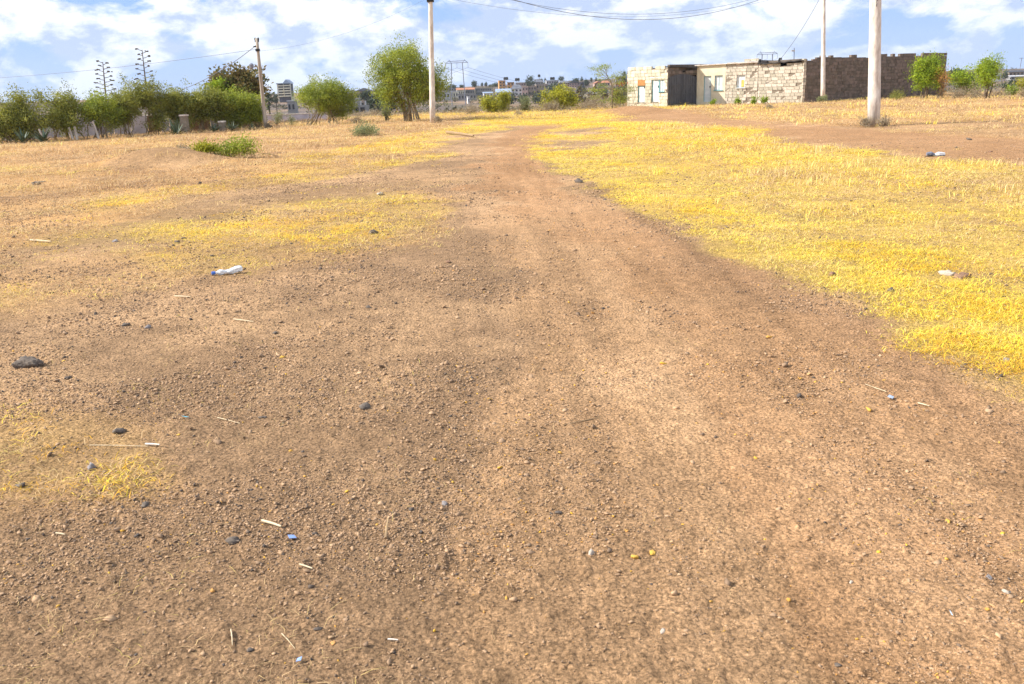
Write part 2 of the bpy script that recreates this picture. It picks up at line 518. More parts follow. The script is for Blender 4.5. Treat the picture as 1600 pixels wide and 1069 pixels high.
th_f = np.linspace(-40, 40, 520)
th_c = np.concatenate([np.linspace(-180, -40, 40)[:-1], th_f, np.linspace(40, 180, 40)[1:-1]])
th = np.radians(th_c)
rr = [0.25]
while rr[-1] < 1000:
    r = rr[-1]
    rr.append(r * (1.0062 if 1.5 < r < 9 else 1.0095 if 9 <= r < 110 else 1.03 if r >= 110 else 1.06))
rr = np.array(rr)
RR, TT = np.meshgrid(rr, th, indexing='ij')
X = (RR * np.sin(TT)).ravel()
Y = (RR * np.cos(TT)).ravel()
Z = terrain(X, Y, True) + streaks(X, Y) * 0.010 * np.clip(1.5 - np.abs(lateral(X, Y) - 0.5) / 1.2, 0, 1)
nr_, nt_ = RR.shape
i, j = np.meshgrid(np.arange(nr_ - 1), np.arange(nt_), indexing='ij')
a = (i * nt_ + j).ravel(); b_ = (i * nt_ + (j + 1) % nt_).ravel()
c_ = ((i + 1) * nt_ + (j + 1) % nt_).ravel(); d_ = ((i + 1) * nt_ + j).ravel()
faces = np.stack([a, d_, c_, b_], 1)
# centre cap
ci = len(X)
X = np.append(X, 0); Y = np.append(Y, 0); Z = np.append(Z, Z[0])
ye = sample(YE, X, Y, 0.0); st = sample(ST, X, Y, 0.6); re = sample(RE, X, Y, 0.3); de = sample(DE, X, Y, 0.0); sk = streaks(X, Y)
R_ = np.hypot(X, Y)
n_a = fbm(X, Y, 1.6, 4, 51); n_b = fbm(X, Y, 0.35, 3, 57); n_c = fbm(X, Y, 25, 4, 61)
def mixc_(a, b, t): return a * (1 - t[:, None]) + np.array(b)[None] * t[:, None]
col = np.tile(np.array([0.335, 0.208, 0.115]), (len(X), 1))            # greyish clotted soil
pale = np.clip((n_a - 0.38) * 2.6 + (n_b - 0.5) * 1.3, 0, 1)
col = mixc_(col, (0.56, 0.35, 0.188), pale * 0.9)
col = mixc_(col, (0.53, 0.315, 0.16), np.clip(re * (0.3 + 0.7 * n_a), 0, 1))
col = mixc_(col, (0.60, 0.38, 0.21), np.clip(re * (n_a - 0.45) * 3, 0, 0.7))
col = mixc_(col, (0.40, 0.215, 0.102), np.clip(de * (0.45 + 0.5 * n_b), 0, 0.75))
col = col * (1 + 0.55 * np.clip(sk, -0.2, 0.2) * np.clip(1.6 - np.abs(lateral(X, Y) - 0.5) / 1.2, 0, 1))[:, None]
col = mixc_(col, (0.58, 0.335, 0.135), np.clip(st * (0.3 + 0.9 * n_b), 0, 0.85))
col = mixc_(col, (0.62, 0.42, 0.09), np.clip(ye * (0.1 + 1.2 * n_b) * (0.45 + 0.55 * (Y > 5)), 0, 0.75))
far = np.clip((R_ - 75) / 25, 0, 1)
farc = mixc_(np.tile(np.array([0.15, 0.115, 0.10]), (len(X), 1)), (0.30, 0.20, 0.13), np.clip((n_c - 0.45) * 4, 0, 1))
farc = mixc_(farc, (0.10, 0.10, 0.06), np.clip((fbm(X, Y, 14, 3, 71) - 0.5) * 4, 0, 0.8))
col = col * (1 - far[:, None]) + farc * far[:, None]
col4 = np.concatenate([col, np.clip(1 - np.maximum(ye, st) * 0.7, 0, 1)[:, None]], 1)

m, n, b, out = mat_new('dry soil')
b.inputs['Roughness'].default_value = 0.95
b.inputs['Specular IOR Level'].default_value = 0.08
at_ = n.nodes.new('ShaderNodeAttribute'); at_.attribute_name = 'Col'
t = n.nodes.new('ShaderNodeTexCoord')
def nz(scale, det=6, ro=0.65):
    q = n.nodes.new('ShaderNodeTexNoise')
    q.inputs['Scale'].default_value = scale; q.inputs['Detail'].default_value = det; q.inputs['Roughness'].default_value = ro
    n.links.new(t.outputs['Object'], q.inputs['Vector'])
    return q
a1, a2, a3 = nz(70, 4, 0.7), nz(9, 8, 0.7), nz(1.1, 5)
def mrng(src, lo, hi, f0=0.3, f1=0.7):
    q = n.nodes.new('ShaderNodeMapRange')
    q.inputs['From Min'].default_value = f0; q.inputs['From Max'].default_value = f1
    q.inputs['To Min'].default_value = lo; q.inputs['To Max'].default_value = hi
    n.links.new(src, q.inputs['Value'])
    return q.outputs[0]
def mul(p, q):
    k = n.nodes.new('ShaderNodeMath'); k.operation = 'MULTIPLY'
    n.links.new(p, k.inputs[0]); n.links.new(q, k.inputs[1])
    return k.outputs[0]
val = mul(mul(mrng(a1.outputs['Fac'], 0.42, 1.5), mrng(a2.outputs['Fac'], 0.70, 1.24)), mrng(a3.outputs['Fac'], 0.9, 1.1))
hs = n.nodes.new('ShaderNodeHueSaturation')
n.links.new(at_.outputs['Color'], hs.inputs['Color'])
n.links.new(val, hs.inputs['Value'])
n.links.new(hs.outputs[0], b.inputs['Base Color'])
vo = n.nodes.new('ShaderNodeTexVoronoi'); vo.inputs['Scale'].default_value = 55
n.links.new(t.outputs['Object'], vo.inputs['Vector'])
bp1 = n.nodes.new('ShaderNodeBump'); bp1.inputs['Strength'].default_value = 1.0; bp1.inputs['Distance'].default_value = 0.03
n.links.new(nz(38, 6, 0.7).outputs['Fac'], bp1.inputs['Height'])
bp2 = n.nodes.new('ShaderNodeBump'); bp2.inputs['Strength'].default_value = 0.9; bp2.inputs['Distance'].default_value = 0.012; bp2.invert = True
n.links.new(vo.outputs['Distance'], bp2.inputs['Height']); n.links.new(bp1.outputs[0], bp2.inputs['Normal'])
n.links.new(bp2.outputs[0], b.inputs['Normal'])
M['soil'] = m
V = np.stack([X, Y, Z], 1)
gobj = np_mesh('ground', V, faces, m, smooth=True, cols=col4)
tag(gobj, 'bare trodden brown earth with a worn track running through dry grass', 'ground', kind='structure')
# ------------------------------------------------------------------ scatter: clods and grass
def instancer(name, pts, rotz, tilt, scl, tone, protos, label, kind='stuff'):
    me = bpy.data.meshes.new(name)
    me.vertices.add(len(pts)); me.vertices.foreach_set('co', np.asarray(pts, np.float32).ravel())
    def att(nm, ty, data, key):
        q = me.attributes.new(nm, ty, 'POINT'); q.data.foreach_set(key, np.asarray(data, np.float32 if ty != 'INT' else np.int32).ravel())
    att('rot', 'FLOAT_VECTOR', np.stack([tilt[:, 0], tilt[:, 1], rotz], 1), 'vector')
    att('scl', 'FLOAT_VECTOR', scl, 'vector')
    att('tone', 'FLOAT', tone, 'value')
    att('pick', 'INT', rng.integers(0, len(protos), len(pts)), 'value')
    o = bpy.data.objects.new(name, me); C.objects.link(o)
    col_ = bpy.data.collections.new(name + '_kinds')
    for p in protos: col_.objects.link(p)
    ng = bpy.data.node_groups.new(name, 'GeometryNodeTree')
    ng.interface.new_socket('Geometry', in_out='INPUT', socket_type='NodeSocketGeometry')
    ng.interface.new_socket('Geometry', in_out='OUTPUT', socket_type='NodeSocketGeometry')
    A = ng.nodes.new; K = ng.links.new
    gi, go = A('NodeGroupInput'), A('NodeGroupOutput')
    ci_ = A('GeometryNodeCollectionInfo'); ci_.inputs['Collection'].default_value = col_
    ci_.inputs['Separate Children'].default_value = True; ci_.inputs['Reset Children'].default_value = True
    ip = A('GeometryNodeInstanceOnPoints'); ip.inputs['Pick Instance'].default_value = True
    def na(nm, ty):
        q = A('GeometryNodeInputNamedAttribute'); q.data_type = ty; q.inputs['Name'].default_value = nm
        return q.outputs['Attribute']
    K(gi.outputs[0], ip.inputs['Points']); K(ci_.outputs[0], ip.inputs['Instance'])
    K(na('pick', 'INT'), ip.inputs['Instance Index'])
    K(na('rot', 'FLOAT_VECTOR'), ip.inputs['Rotation'])
    K(na('scl', 'FLOAT_VECTOR'), ip.inputs['Scale'])
    K(ip.outputs[0], go.inputs[0])
    md = o.modifiers.new('scatter', 'NODES'); md.node_group = ng
    return tag(o, label, None, kind=kind)

def ramp_mat(name, stops, rough=0.9, fine=200, tone=True, trans=0.0):
    m, n, b, out = mat_new(name)
    b.inputs['Roughness'].default_value = rough
    b.inputs['Specular IOR Level'].default_value = 0.15
    rp = n.nodes.new('ShaderNodeValToRGB')
    e = rp.color_ramp.elements
    while len(e) < len(stops): e.new(0.5)
    for k, (p, c) in enumerate(stops):
        e[k].position = p; e[k].color = (*c, 1)
    a = n.nodes.new('ShaderNodeAttribute'); a.attribute_type = 'INSTANCER'; a.attribute_name = 'tone'
    n.links.new(a.outputs['Fac'], rp.inputs[0])
    ge = n.nodes.new('ShaderNodeNewGeometry')
    mr_ = n.nodes.new('ShaderNodeMapRange'); mr_.inputs['To Min'].default_value = 0.45; mr_.inputs['To Max'].default_value = 1.25
    n.links.new(ge.outputs['Random Per Island'], mr_.inputs['Value'])
    hs = n.nodes.new('ShaderNodeHueSaturation')
    n.links.new(rp.outputs[0], hs.inputs['Color']); n.links.new(mr_.outputs[0], hs.inputs['Value'])
    n.links.new(hs.outputs[0], b.inputs['Base Color'])
    if trans:
        tr = n.nodes.new('ShaderNodeBsdfTranslucent'); n.links.new(hs.outputs[0], tr.inputs['Color'])
        mx = n.nodes.new('ShaderNodeMixShader'); mx.inputs[0].default_value = trans
        n.links.new(b.outputs[0], mx.inputs[1]); n.links.new(tr.outputs[0], mx.inputs[2]); n.links.new(mx.outputs[0], out.inputs[0])
    return m

# icosahedron / subdivided
def ico(sub=1):
    import bmesh
    bm = bmesh.new()
    bmesh.ops.create_icosphere(bm, subdivisions=sub, radius=1)
    v = np.array([p.co[:] for p in bm.verts]); f = np.array([[q.index for q in p.verts] for p in bm.faces])
    bm.free()
    return v, f
def rock_verts(sub, seed, rough=0.22, flat=0.75):
    r = np.random.default_rng(seed)
    v, f = ico(sub)
    d = r.normal(size=(5, 3))
    s = np.ones(len(v))
    for k in range(5): s += rough * 0.6 * np.sin(v @ d[k] * 2.2 + r.uniform(0, 6))
    s += r.normal(scale=rough * 0.35, size=len(v))
    v = v * s[:, None] * np.array([1, r.uniform(0.65, 1.0), flat * r.uniform(0.7, 1.0)])
    return v, f
clod_mat = ramp_mat('soil clods', [(0.0, (0.10, 0.085, 0.075)), (0.15, (0.22, 0.15, 0.10)), (0.5, (0.40, 0.26, 0.155)), (0.86, (0.55, 0.36, 0.21)), (0.93, (0.58, 0.30, 0.10)), (1.0, (0.70, 0.42, 0.06))])
clods = []
for k in range(7):
    v, f = rock_verts(1, 100 + k, 0.42)
    clods.append(np_mesh('clod', v, f, clod_mat, link=False))
# positions by area, thinning with distance
def polar_points(n, r0_, r1_, pw, half=36):
    """points with areal density falling as r**-pw"""
    u = rng.random(n)
    q = 2 - pw
    r = (r0_ ** q + u * (r1_ ** q - r0_ ** q)) ** (1 / q) if abs(q) > 1e-6 else r0_ * (r1_ / r0_) ** u
    th = np.radians(rng.uniform(-half, half, n))
    return r * np.sin(th), r * np.cos(th)
cx, cy = polar_points(480000, 1.7, 26, 2.0)
dens = fbm(cx, cy, 0.8, 4, 81)
cre = sample(RE, cx, cy, 0.3); cye = sample(YE, cx, cy, 0.0)
keep = rng.random(len(cx)) < np.clip((dens - 0.37) * 3.4, 0.10, 1) * (1 - 0.55 * cre) * (1 - 0.6 * np.clip(cye, 0, 1))
cx, cy, cre = cx[keep], cy[keep], cre[keep]
cz = terrain(cx, cy, True)
size = np.exp(rng.normal(math.log(0.0028), 0.46, len(cx))) * np.clip((np.hypot(cx, cy) / 4) ** 0.5, 0.8, 2.0)
size = np.where(rng.random(len(size)) < 0.004, size * 2.2, size); size = np.clip(size, 0.0015, 0.022)
tone = np.clip(rng.normal(0.42, 0.20, len(cx)), 0.0, 0.85) + 0.08 * cre
px_, py_, _z = project(cx, cy, cz)
org = rng.random(len(cx)) < np.where(px_ > 700, 0.045, 0.012) * np.where(py_ > 520, 1, 0.3)
tone = np.where(org, rng.uniform(0.92, 1.0, len(cx)), tone)
dk = rng.random(len(cx)) < 0.02
tone = np.where(dk, 0.02, tone)
sc3 = size[:, None] * np.stack([rng.uniform(0.7, 1.4, len(cx)), rng.uniform(0.7, 1.4, len(cx)), rng.uniform(0.7, 1.2, len(cx))], 1)
instancer('soil_clods', np.stack([cx, cy, cz + size * 0.35], 1), rng.uniform(0, 6.28, len(cx)), rng.normal(0, 0.25, (len(cx), 2)), sc3, tone, clods,
          'small loose clods and pebbles strewn over the bare earth')

# grass tufts
grass_mat = ramp_mat('dry grass', [(0.0, (0.36, 0.23, 0.14)), (0.2, (0.56, 0.38, 0.21)), (0.42, (0.68, 0.49, 0.24)), (0.62, (0.84, 0.67, 0.17)), (0.85, (0.88, 0.69, 0.05)), (1.0, (0.78, 0.43, 0.05))], trans=0.2)
def tuft(seed, nb, h, lean, spread, wd, name='tuft', lmin=0.3):
    r = np.random.default_rng(seed)
    vs, fs = [], []
    for k in range(nb):
        a = r.uniform(0, 6.28); base = np.array([r.normal(0, spread), r.normal(0, spread), -0.005])
        L_ = h * r.uniform(0.5, 1.15); ln = lean * r.uniform(lmin, 1.15)
        dr = np.array([math.cos(a), math.sin(a), 0])
        side = np.array([-math.sin(a + r.normal(0, .5)), math.cos(a), 0]) * wd * r.uniform(0.7, 1.3)
        zz = max(0.10, math.cos(min(ln, 1.5)))
        p1 = base + dr * L_ * 0.45 * math.sin(ln * 0.6) + np.array([0, 0, L_ * 0.5 * zz + 0.01])
        p2 = base + dr * L_ * math.sin(min(ln, 1.5)) + np.array([0, 0, L_ * zz * 0.8])
        b0 = len(vs)
        vs += [base - side, base + side, p1 + side * 0.8, p1 - side * 0.8, p2]
        fs += [(b0, b0 + 1, b0 + 2), (b0, b0 + 2, b0 + 3), (b0 + 3, b0 + 2, b0 + 4)]
    return np_mesh(name, np.array(vs), np.array(fs), grass_mat, link=False)
low_tufts = [tuft(200 + k, 22, 0.075, 1.45, 0.08, 0.0015, 'tuft', 0.70) for k in range(6)]
tall_tufts = [tuft(260 + k, 12, 0.20, 0.42, 0.05, 0.0022, 'stalks') for k in range(5)]
straw_bits = [tuft(300 + k, 5, 0.09, 1.9, 0.07, 0.0013, 'litter') for k in range(5)]

def scatter_grass(name, n, r0_, r1_, pw, densf, protos, hs_, tonef, label, widen=1.0):
    gx, gy = polar_points(n, r0_, r1_, pw, 35)
    d = densf(gx, gy)
    k = rng.random(n) < d
    gx, gy = gx[k], gy[k]
    gzz = terrain(gx, gy, True)
    R = np.hypot(gx, gy)
    s = rng.uniform(0.6, 1.3, len(gx)) * hs_
    w_ = s * np.clip((R / 9) ** 0.75, 0.95, 4.0) * widen; s = s * 0.85
    s3 = np.stack([w_, w_, s * np.clip((R / 25) ** 0.3, 0.85, 1.25)], 1)
    return instancer(name, np.stack([gx, gy, gzz], 1), rng.uniform(0, 6.28, len(gx)), rng.normal(0, 0.09, (len(gx), 2)), s3, np.clip(tonef(gx, gy), 0, 1), protos, label)

def d_yel(x, y):
    v = np.clip(sample(YE, x, y, 0.0) * 1.7 - 0.32 + (fbm(x, y, 0.55, 4, 89) - 0.5) * 2.0 * (np.abs(sample(YE, x, y, 0.0) - 0.5) < 0.49), 0, 1) * np.clip((fbm(x, y, 0.30, 4, 91) - 0.37) * 4.4, 0.03, 1) * np.clip((fbm(x, y, 1.8, 3, 93) - 0.26) * 3.5, 0.15, 1)
    return v * (np.hypot(x, y) < 78)
def t_yel(x, y):
    px, py, z_ = project(x, y, np.zeros_like(x))
    lf = np.clip((760 - px) / 100, 0, 1)
    t = 0.73 + 0.7 * (fbm(x, y, 1.2, 4, 95) - 0.5) + rng.normal(0, 0.13, len(x))
    t = t - 0.28 * np.clip((px - 1300) / 300, 0, 1) * np.clip((420 - py) / 120, 0, 1)
    t = np.where((lf > 0.5) & (rng.random(len(x)) < 0.8), t + rng.uniform(-0.25, 0.35, len(x)), t)
    return np.where((px < 330) & (py > 600), rng.uniform(0.15, 1.25, len(x)), t)
scatter_grass('yellow_grass', 240000, 3.2, 78, 1.35, d_yel, low_tufts, 1.0, t_yel, 'short matted yellow grass beside the earth track')
def d_str(x, y):
    v = sample(ST, x, y, 0.6) * np.clip((fbm(x, y, 0.9, 4, 97) - 0.38) * 4.0, 0.04, 1)
    return v * (np.hypot(x, y) < 84)
scatter_grass('straw_grass', 130000, 5.0, 84, 1.25, d_str, low_tufts, 1.15, lambda x, y: 0.20 + 0.8 * (fbm(x, y, 2.2, 4, 99) - 0.4) + rng.normal(0, 0.13, len(x)), 'sparse brownish dry grass over the left field and by the walls')
def d_tall(x, y):
    px, py, z_ = project(x, y, np.zeros_like(x))
    f1 = np.clip((px - 950) / 300, 0, 1) * np.clip((380 - py) / 120, 0, 1) * sample(YE, x, y, 0) * 0.55
    f2 = (py < 205) * sample(ST, x, y, 0.3) * 0.35
    f3 = (px < 650) * (py < 300) * sample(ST, x, y, 0.3) * 0.3
    return np.clip(f1 + f2 + f3, 0, 1) * np.clip((fbm(x, y, 1.4, 4, 103) - 0.46) * 5, 0.02, 1) * (np.hypot(x, y) < 84)
scatter_grass('tall_dry_grass', 60000, 8, 84, 1.0, d_tall, tall_tufts, 1.0, lambda x, y: 0.50 + 0.6 * (fbm(x, y, 1.6, 3, 105) - 0.5) + rng.normal(0, 0.1, len(x)) - 0.2 * (x < 0), 'upright dry stalks standing above the short grass')
def d_lit(x, y):
    px, py, z_ = project(x, y, np.zeros_like(x))
    return (0.10 + 0.5 * (px < 650) + 0.5 * sample(ST, x, y, .5)) * np.clip((fbm(x, y, 0.7, 3, 107) - 0.45) * 4, 0.02, 1)
scatter_grass('straw_litter', 20000, 2.0, 30, 1.5, d_lit, straw_bits, 0.75, lambda x, y: 0.30 + rng.normal(0, 0.15, len(x)), 'loose bits of straw lying on the earth')

# ------------------------------------------------------------------ walls of cut stone
def wall_frame(A, B):
    A = Vector((A[0], A[1], 0)); B = Vector((B[0], B[1], 0))
    ux = (B - A).normalized()
    nrm = Vector((ux.y, -ux.x, 0))           # towards the camera side
    return A, ux, nrm, (B - A).length
def wall_sz(A, B, px, py):
    """distance along the wall and height of the wall point seen at (px, py)"""
    A_, ux, nrm, L_ = wall_frame(A, B)
    d = Vector(ray(px, py)); o = Vector((0, 0, EYE))
    t = (A_ - o).dot(nrm) / d.dot(nrm)
    p = o + d * t
    return (p - A_).dot(ux), p.z
def frame_matrix(A, B, z0):
    A_, ux, nrm, L_ = wall_frame(A, B)
    back = -nrm
    return Matrix(((ux.x, back.x, 0, A_.x), (ux.y, back.y, 0, A_.y), (0, 0, 1, z0), (0, 0, 0, 1)))  # local x along, y into the wall, z up
def block_mesh(matl):
    key = matl.name
    if key not in BLKS:
        vs = []
        mb = MB(); mb.box((-.5, -.5, -.5), (.5, .5, .5), jit=0.03)
        me = bpy.data.meshes.new('stone_block'); me.from_pydata(mb.v, [], mb.f); me.materials.append(matl); me.update()
        BLKS[key] = me
    return BLKS[key]
BLKS = {}
def courses(L_, topf, holes, ch=0.215, bl=0.40, gap=0.019, seed=0, x0=0.0, base=-0.15, ragged=0.0):
    r = random.Random(seed)
    out_ = []
    z = base
    row = 0
    while True:
        x = x0 - (r.uniform(0, bl)); ztop_ = r.uniform(-0.008, 0.008)
        any_ = False
        while x < L_:
            w_ = bl * r.uniform(0.7, 1.35)
            a, b2 = max(x, x0), min(x + w_, L_)
            x += w_
            if b2 - a < 0.08: continue
            top = topf((a + b2) / 2)
            if z + ch * 0.6 > top: continue
            any_ = True
            segs = [(a, b2)]
            for (h0, h1, q0, q1) in holes:
                if z + ch * 0.5 > q0 and z + ch * 0.5 < q1:
                    ns = []
                    for (s0, s1) in segs:
                        if h1 <= s0 or h0 >= s1: ns.append((s0, s1)); continue
                        if h0 - s0 > 0.05: ns.append((s0, h0))
                        if s1 - h1 > 0.05: ns.append((h1, s1))
                    segs = ns
            for (s0, s1) in segs:
                out_.append((s0 + gap / 2, s1 - gap / 2, z + gap / 2, min(z + ch, top + 0.05) - gap / 2, r.uniform(-0.02, 0.02), r))
        z += ch
        row += 1
        if z > 6 or not any_ and z > 0.5: break
    return [q for q in out_ if not (q[3] > topf((q[0] + q[1]) / 2) - ch * 0.75 and random.Random(int(q[0] * 977) + seed).random() < 0.22)]
def backing(mb, L_, topf, holes, depth, y0, xs0=0.0, base=-0.15, mi=0):
    """solid wall behind the block faces, cut by the openings"""
    xs = sorted(set([xs0, L_] + [h for q in holes for h in q[:2]] + [xs0 + (L_ - xs0) * k / 12 for k in range(1, 12)]))
    for a, b2 in zip(xs[:-1], xs[1:]):
        if b2 - a < 0.01: continue
        mid = (a + b2) / 2
        top = topf(mid) - 0.20
        zs = [(base, top)]
        for (h0, h1, q0, q1) in holes:
            if h0 < mid < h1:
                ns = []
                for (s0, s1) in zs:
                    if q0 > s0: ns.append((s0, min(q0, s1)))
                    if q1 < s1: ns.append((max(q1, s0), s1))
                zs = ns
        for s0, s1 in zs:
            if s1 - s0 > 0.01: mb.box((a, y0, s0), (b2, y0 + depth, s1), mi)

def stone_face(root, Mx, L_, topf, holes, stone, mortar, seed, single=True, depth=0.18, x0=0.0, ch=0.215, bl=0.34):
    mb = MB(); backing(mb, L_, topf, holes, depth, 0.018, x0)
    o = mb.build('mortar', mortar, root); o.matrix_parent_inverse = Matrix(); o.matrix_local = Mx
    cs = courses(L_, topf, holes, seed=seed, x0=x0, ch=ch, bl=bl)
    if single:
        me = block_mesh(stone)
        for (a, b2, z0, z1, dj, r) in cs:
            k = bpy.data.objects.new('stone_block', me)
            C.objects.link(k); k.parent = root
            k.matrix_local = Mx @ Matrix.Translation(((a + b2) / 2, 0.085 + dj - 0.002, (z0 + z1) / 2)) @ Matrix.Diagonal((b2 - a, 0.17, z1 - z0, 1))
    else:
        mb = MB()
        for (a, b2, z0, z1, dj, r) in cs: mb.box((a, dj, z0), (b2, depth + 0.04 - dj, z1), 0, jit=0.006)
        o = mb.build('stone_blocks', stone, root); o.matrix_local = Mx; tag(o, kind='stuff')

def local_obj(mb, name, matl, root, Mx, smooth=False):
    o = mb.build(name, matl, root, smooth); o.matrix_local = Mx
    return o

PA = np.array([at(980, 165, 66.3)[0], 66.3]); PB = np.array([at(1043, 164, 64.0)[0], 64.0])
PC = np.array([at(1088, 162, 66.0)[0], 66.0]); PE = np.array([at(1253, 157, 62.4)[0], 62.4])
PF = np.array([at(1474, 148, 67.0)[0], 67.0])
def opening(root, Mx, s0, s1, z0, z1, kind, pm, fm):
    """door or window with frame set into the wall"""
    Mx = Mx @ Matrix.Translation((0, 0.065, 0))
    mb = MB(); t = 0.03
    mb.box((s0, -0.02, z0), (s0 + t, 0.10, z1)); mb.box((s1 - t, -0.02, z0), (s1, 0.10, z1))
    mb.box((s0 + t, -0.02, z1 - t), (s1 - t, 0.10, z1))
    if kind == 'window':
        mb.box((s0 - 0.05, -0.13, z0 - 0.05), (s1 + 0.05, 0.10, z0))
    p = MB()
    p.box((s0 + t, 0.035, z0), (s1 - t, 0.065, z1 - t))
    if kind == 'door':
        for q in (0.06, 0.54):
            p.box((s0 + t + 0.09, 0.022, z0 + (z1 - z0) * q + 0.06), (s1 - t - 0.09, 0.034, z0 + (z1 - z0) * (q + 0.38)))
    o = local_obj(p, 'door' if kind == 'door' else 'window', pm, root, Mx)
    f = mb.build('frame', fm, o)
    f.matrix_local = Matrix()
    if kind == 'door':
        h = MB(); h.box((s1 - t - 0.10, -0.005, z0 + 0.95), (s1 - t - 0.05, 0.034, z0 + 1.07))
        h.build('handle', M['black'], o)
    else:
        g = MB(); c = (s0 + s1) / 2
        g.box((c - 0.012, 0.02, z0), (c + 0.012, 0.034, z1 - t))
        g.build('sash_bar', fm, o)
    return o

# left small shop
z0 = gz(*PA) ; zb = min(gz(*PA), gz(*PB)) - 0.02
root = empty('stone_shop', (PA[0], PA[1], zb), 'small flat-topped shop of yellowish stone left of the dark metal gate', 'building')
A_, ux, nrm, L1 = wall_frame(PA, PB)
Mx = Matrix.Translation((-PA[0], -PA[1], -zb)) @ frame_matrix(PA, PB, zb)
def S(px, py, A=PA, B=PB, zb_=zb):
    s, z = wall_sz(A, B, px, py); return s, z - zb_
top = lambda s: 2.72 + 0.14 * s / L1
h = []
a0, _ = S(996.5, 130); a1, _ = S(1008, 130); _, q0 = S(1002, 160); _, q1 = S(1002, 134); _, q2 = S(1002, 124.5)
b0, _ = S(1018, 130); b1, _ = S(1029.5, 130); _, r0_ = S(1024, 159); _, r1_ = S(1024, 122.5)
c0, _ = S(1030.5, 130); c1, _ = S(1038, 130); _, t0_ = S(1034, 143); _, t1_ = S(1034, 122.5)
h = [(a0, a1, q0, q2), (b0, b1, r0_, r1_), (b1, c1, t0_, t1_)]
stone_face(root, Mx, L1, top, h, M['stone_shop'], M['mortar'], 5, ch=0.225)
opening(root, Mx, a0, a1, q0, q1, 'door', M['door_white'], M['frame_blue'])
mb = MB(); mb.box((a0, 0.0, q1), (a1, 0.07, q2)); local_obj(mb, 'fanlight_board', M['orange_board'], root, Mx)
opening(root, Mx, b0, b1, r0_, r1_, 'door', M['door_white'], M['frame_blue'])
opening(root, Mx, b1, c1, t0_, t1_, 'window', M['door_white'], M['frame_blue'])
mb = MB(); mb.box((b0 - 0.15, -0.03, r1_), (c1 + 0.1, 0.12, r1_ + 0.07)); local_obj(mb, 'lintel', M['concrete'], root, Mx)
mb = MB(); mb.box((0.0, 0.21, -0.15), (0.18, 4.2, 2.72)); mb.box((L1 - 0.18, 0.21, -0.15), (L1 - 0.002, 4.2, 2.84)); mb.box((0, 4.2, -0.15), (L1 - 0.002, 4.38, 2.6))
local_obj(mb, 'side_walls', M['stone_dark'], root, Mx)
mb = MB(); mb.box((0.19, 0.22, 2.48), (L1 - 0.19, 4.19, 2.56)); local_obj(mb, 'roof', M['roof'], root, Mx)

# gate wall and gate
root = empty('gate_lintel_wall', (PB[0], PB[1], zb), 'dark stone band above the metal gate, between the two shops', 'wall')
A2, ux2, n2_, L2 = wall_frame(PB, PC)
Mg = Matrix.Translation((-PB[0], -PB[1], -zb)) @ frame_matrix(PB, PC, zb)
mb = MB(); backing(mb, L2 + 0.1, lambda s: 2.68 - 0.10 * s, [(0.05, L2 - 0.05, -1, 2.12)], 0.16, 0.02, 0.0)
o = local_obj(mb, 'mortar', M['mortar_dark'], root, Mg)
mb = MB()
for (a, b2, zz0, zz1, dj, r) in courses(L2, lambda s: 2.68 - 0.10 * s, [(0.02, L2 - 0.02, -1, 2.2)], seed=8): mb.box((a, dj, zz0), (b2, 0.2, zz1), jit=0.005)
o = local_obj(mb, 'stone_blocks', M['stone_dark'], root, Mg); tag(o, kind='stuff')
mb = MB(); mb.box((-0.05, -0.12, 2.70), (L2 * 0.98, 0.5, 2.735)); 
mbR = Matrix.Translation((0, 0, 0)) @ Matrix.Rotation(math.radians(2.0), 4, 'Y')
o = local_obj(mb, 'coping', M['roof'], root, Mg @ Matrix.Rotation(math.radians(2.2), 4, 'Y'))
root = empty('metal_gate', (PB[0], PB[1], zb), 'tall dark grey double metal gate with an arched top', 'gate')
for k in (0, 1):
    s0 = 0.06 + k * (L2 - 0.12) / 2; s1 = s0 + (L2 - 0.12) / 2 - 0.015
    def arch(s): return 1.98 + 0.20 * math.sin(math.pi * min(max((s - 0.06) / (L2 - 0.12), 0), 1))
    mb = MB(); nseg = 12
    for q in range(nseg):
        p0 = s0 + (s1 - s0) * q / nseg; p1 = s0 + (s1 - s0) * (q + 1) / nseg
        d = 0.0 if q % 2 else 0.022
        mb.box((p0, d + 0.0, 0.05), (p1, d + 0.02, arch((p0 + p1) / 2)))
    lf = local_obj(mb, 'gate_leaf', M['gate'], root, Mg @ Matrix.Translation((0, -0.01, 0)))
    for zr in (0.25, 0.85, 1.45):
        r_ = MB(); r_.box((s0, -0.03, zr), (s1, -0.002, zr + 0.05)); r_.build('rail', M['gate'], lf)
    for sx in (s0, s1 - 0.04):
        r_ = MB(); r_.box((sx, -0.034, 0.05), (sx + 0.04, -0.0, arch(sx + .02))); r_.build('stile', M['gate'], lf)

# middle building C -> G and shed G -> E
A3, ux3, n3_, L3 = wall_frame(PC, PE)
zc_ = min(gz(*PC), gz(*PE)) - 0.02
def S3(px, py): 
    s, z = wall_sz(PC, PE, px, py); return s, z - zc_
Mm = Matrix.Translation((-PC[0], -PC[1], -zc_)) @ frame_matrix(PC, PE, zc_)
sG = S3(1184, 130)[0]; sP = S3(1133.5, 130)[0]
_, zTL = S3(1090, 98); _, zTR = S3(1180, 92.5)
root = empty('plastered_building', (PC[0], PC[1], zc_), 'flat-roofed stone building with a cream plastered end and white door, right of the gate', 'building')
topm = lambda s: zTL + (zTR - zTL) * s / sG
d0, _ = S3(1099.5, 140); d1, _ = S3(1111, 140); _, dz0 = S3(1105, 159); _, dz1 = S3(1105, 119)
w0, _ = S3(1116.5, 130); w1, _ = S3(1129, 130); _, wz0 = S3(1122, 141); _, wz1 = S3(1122, 118)
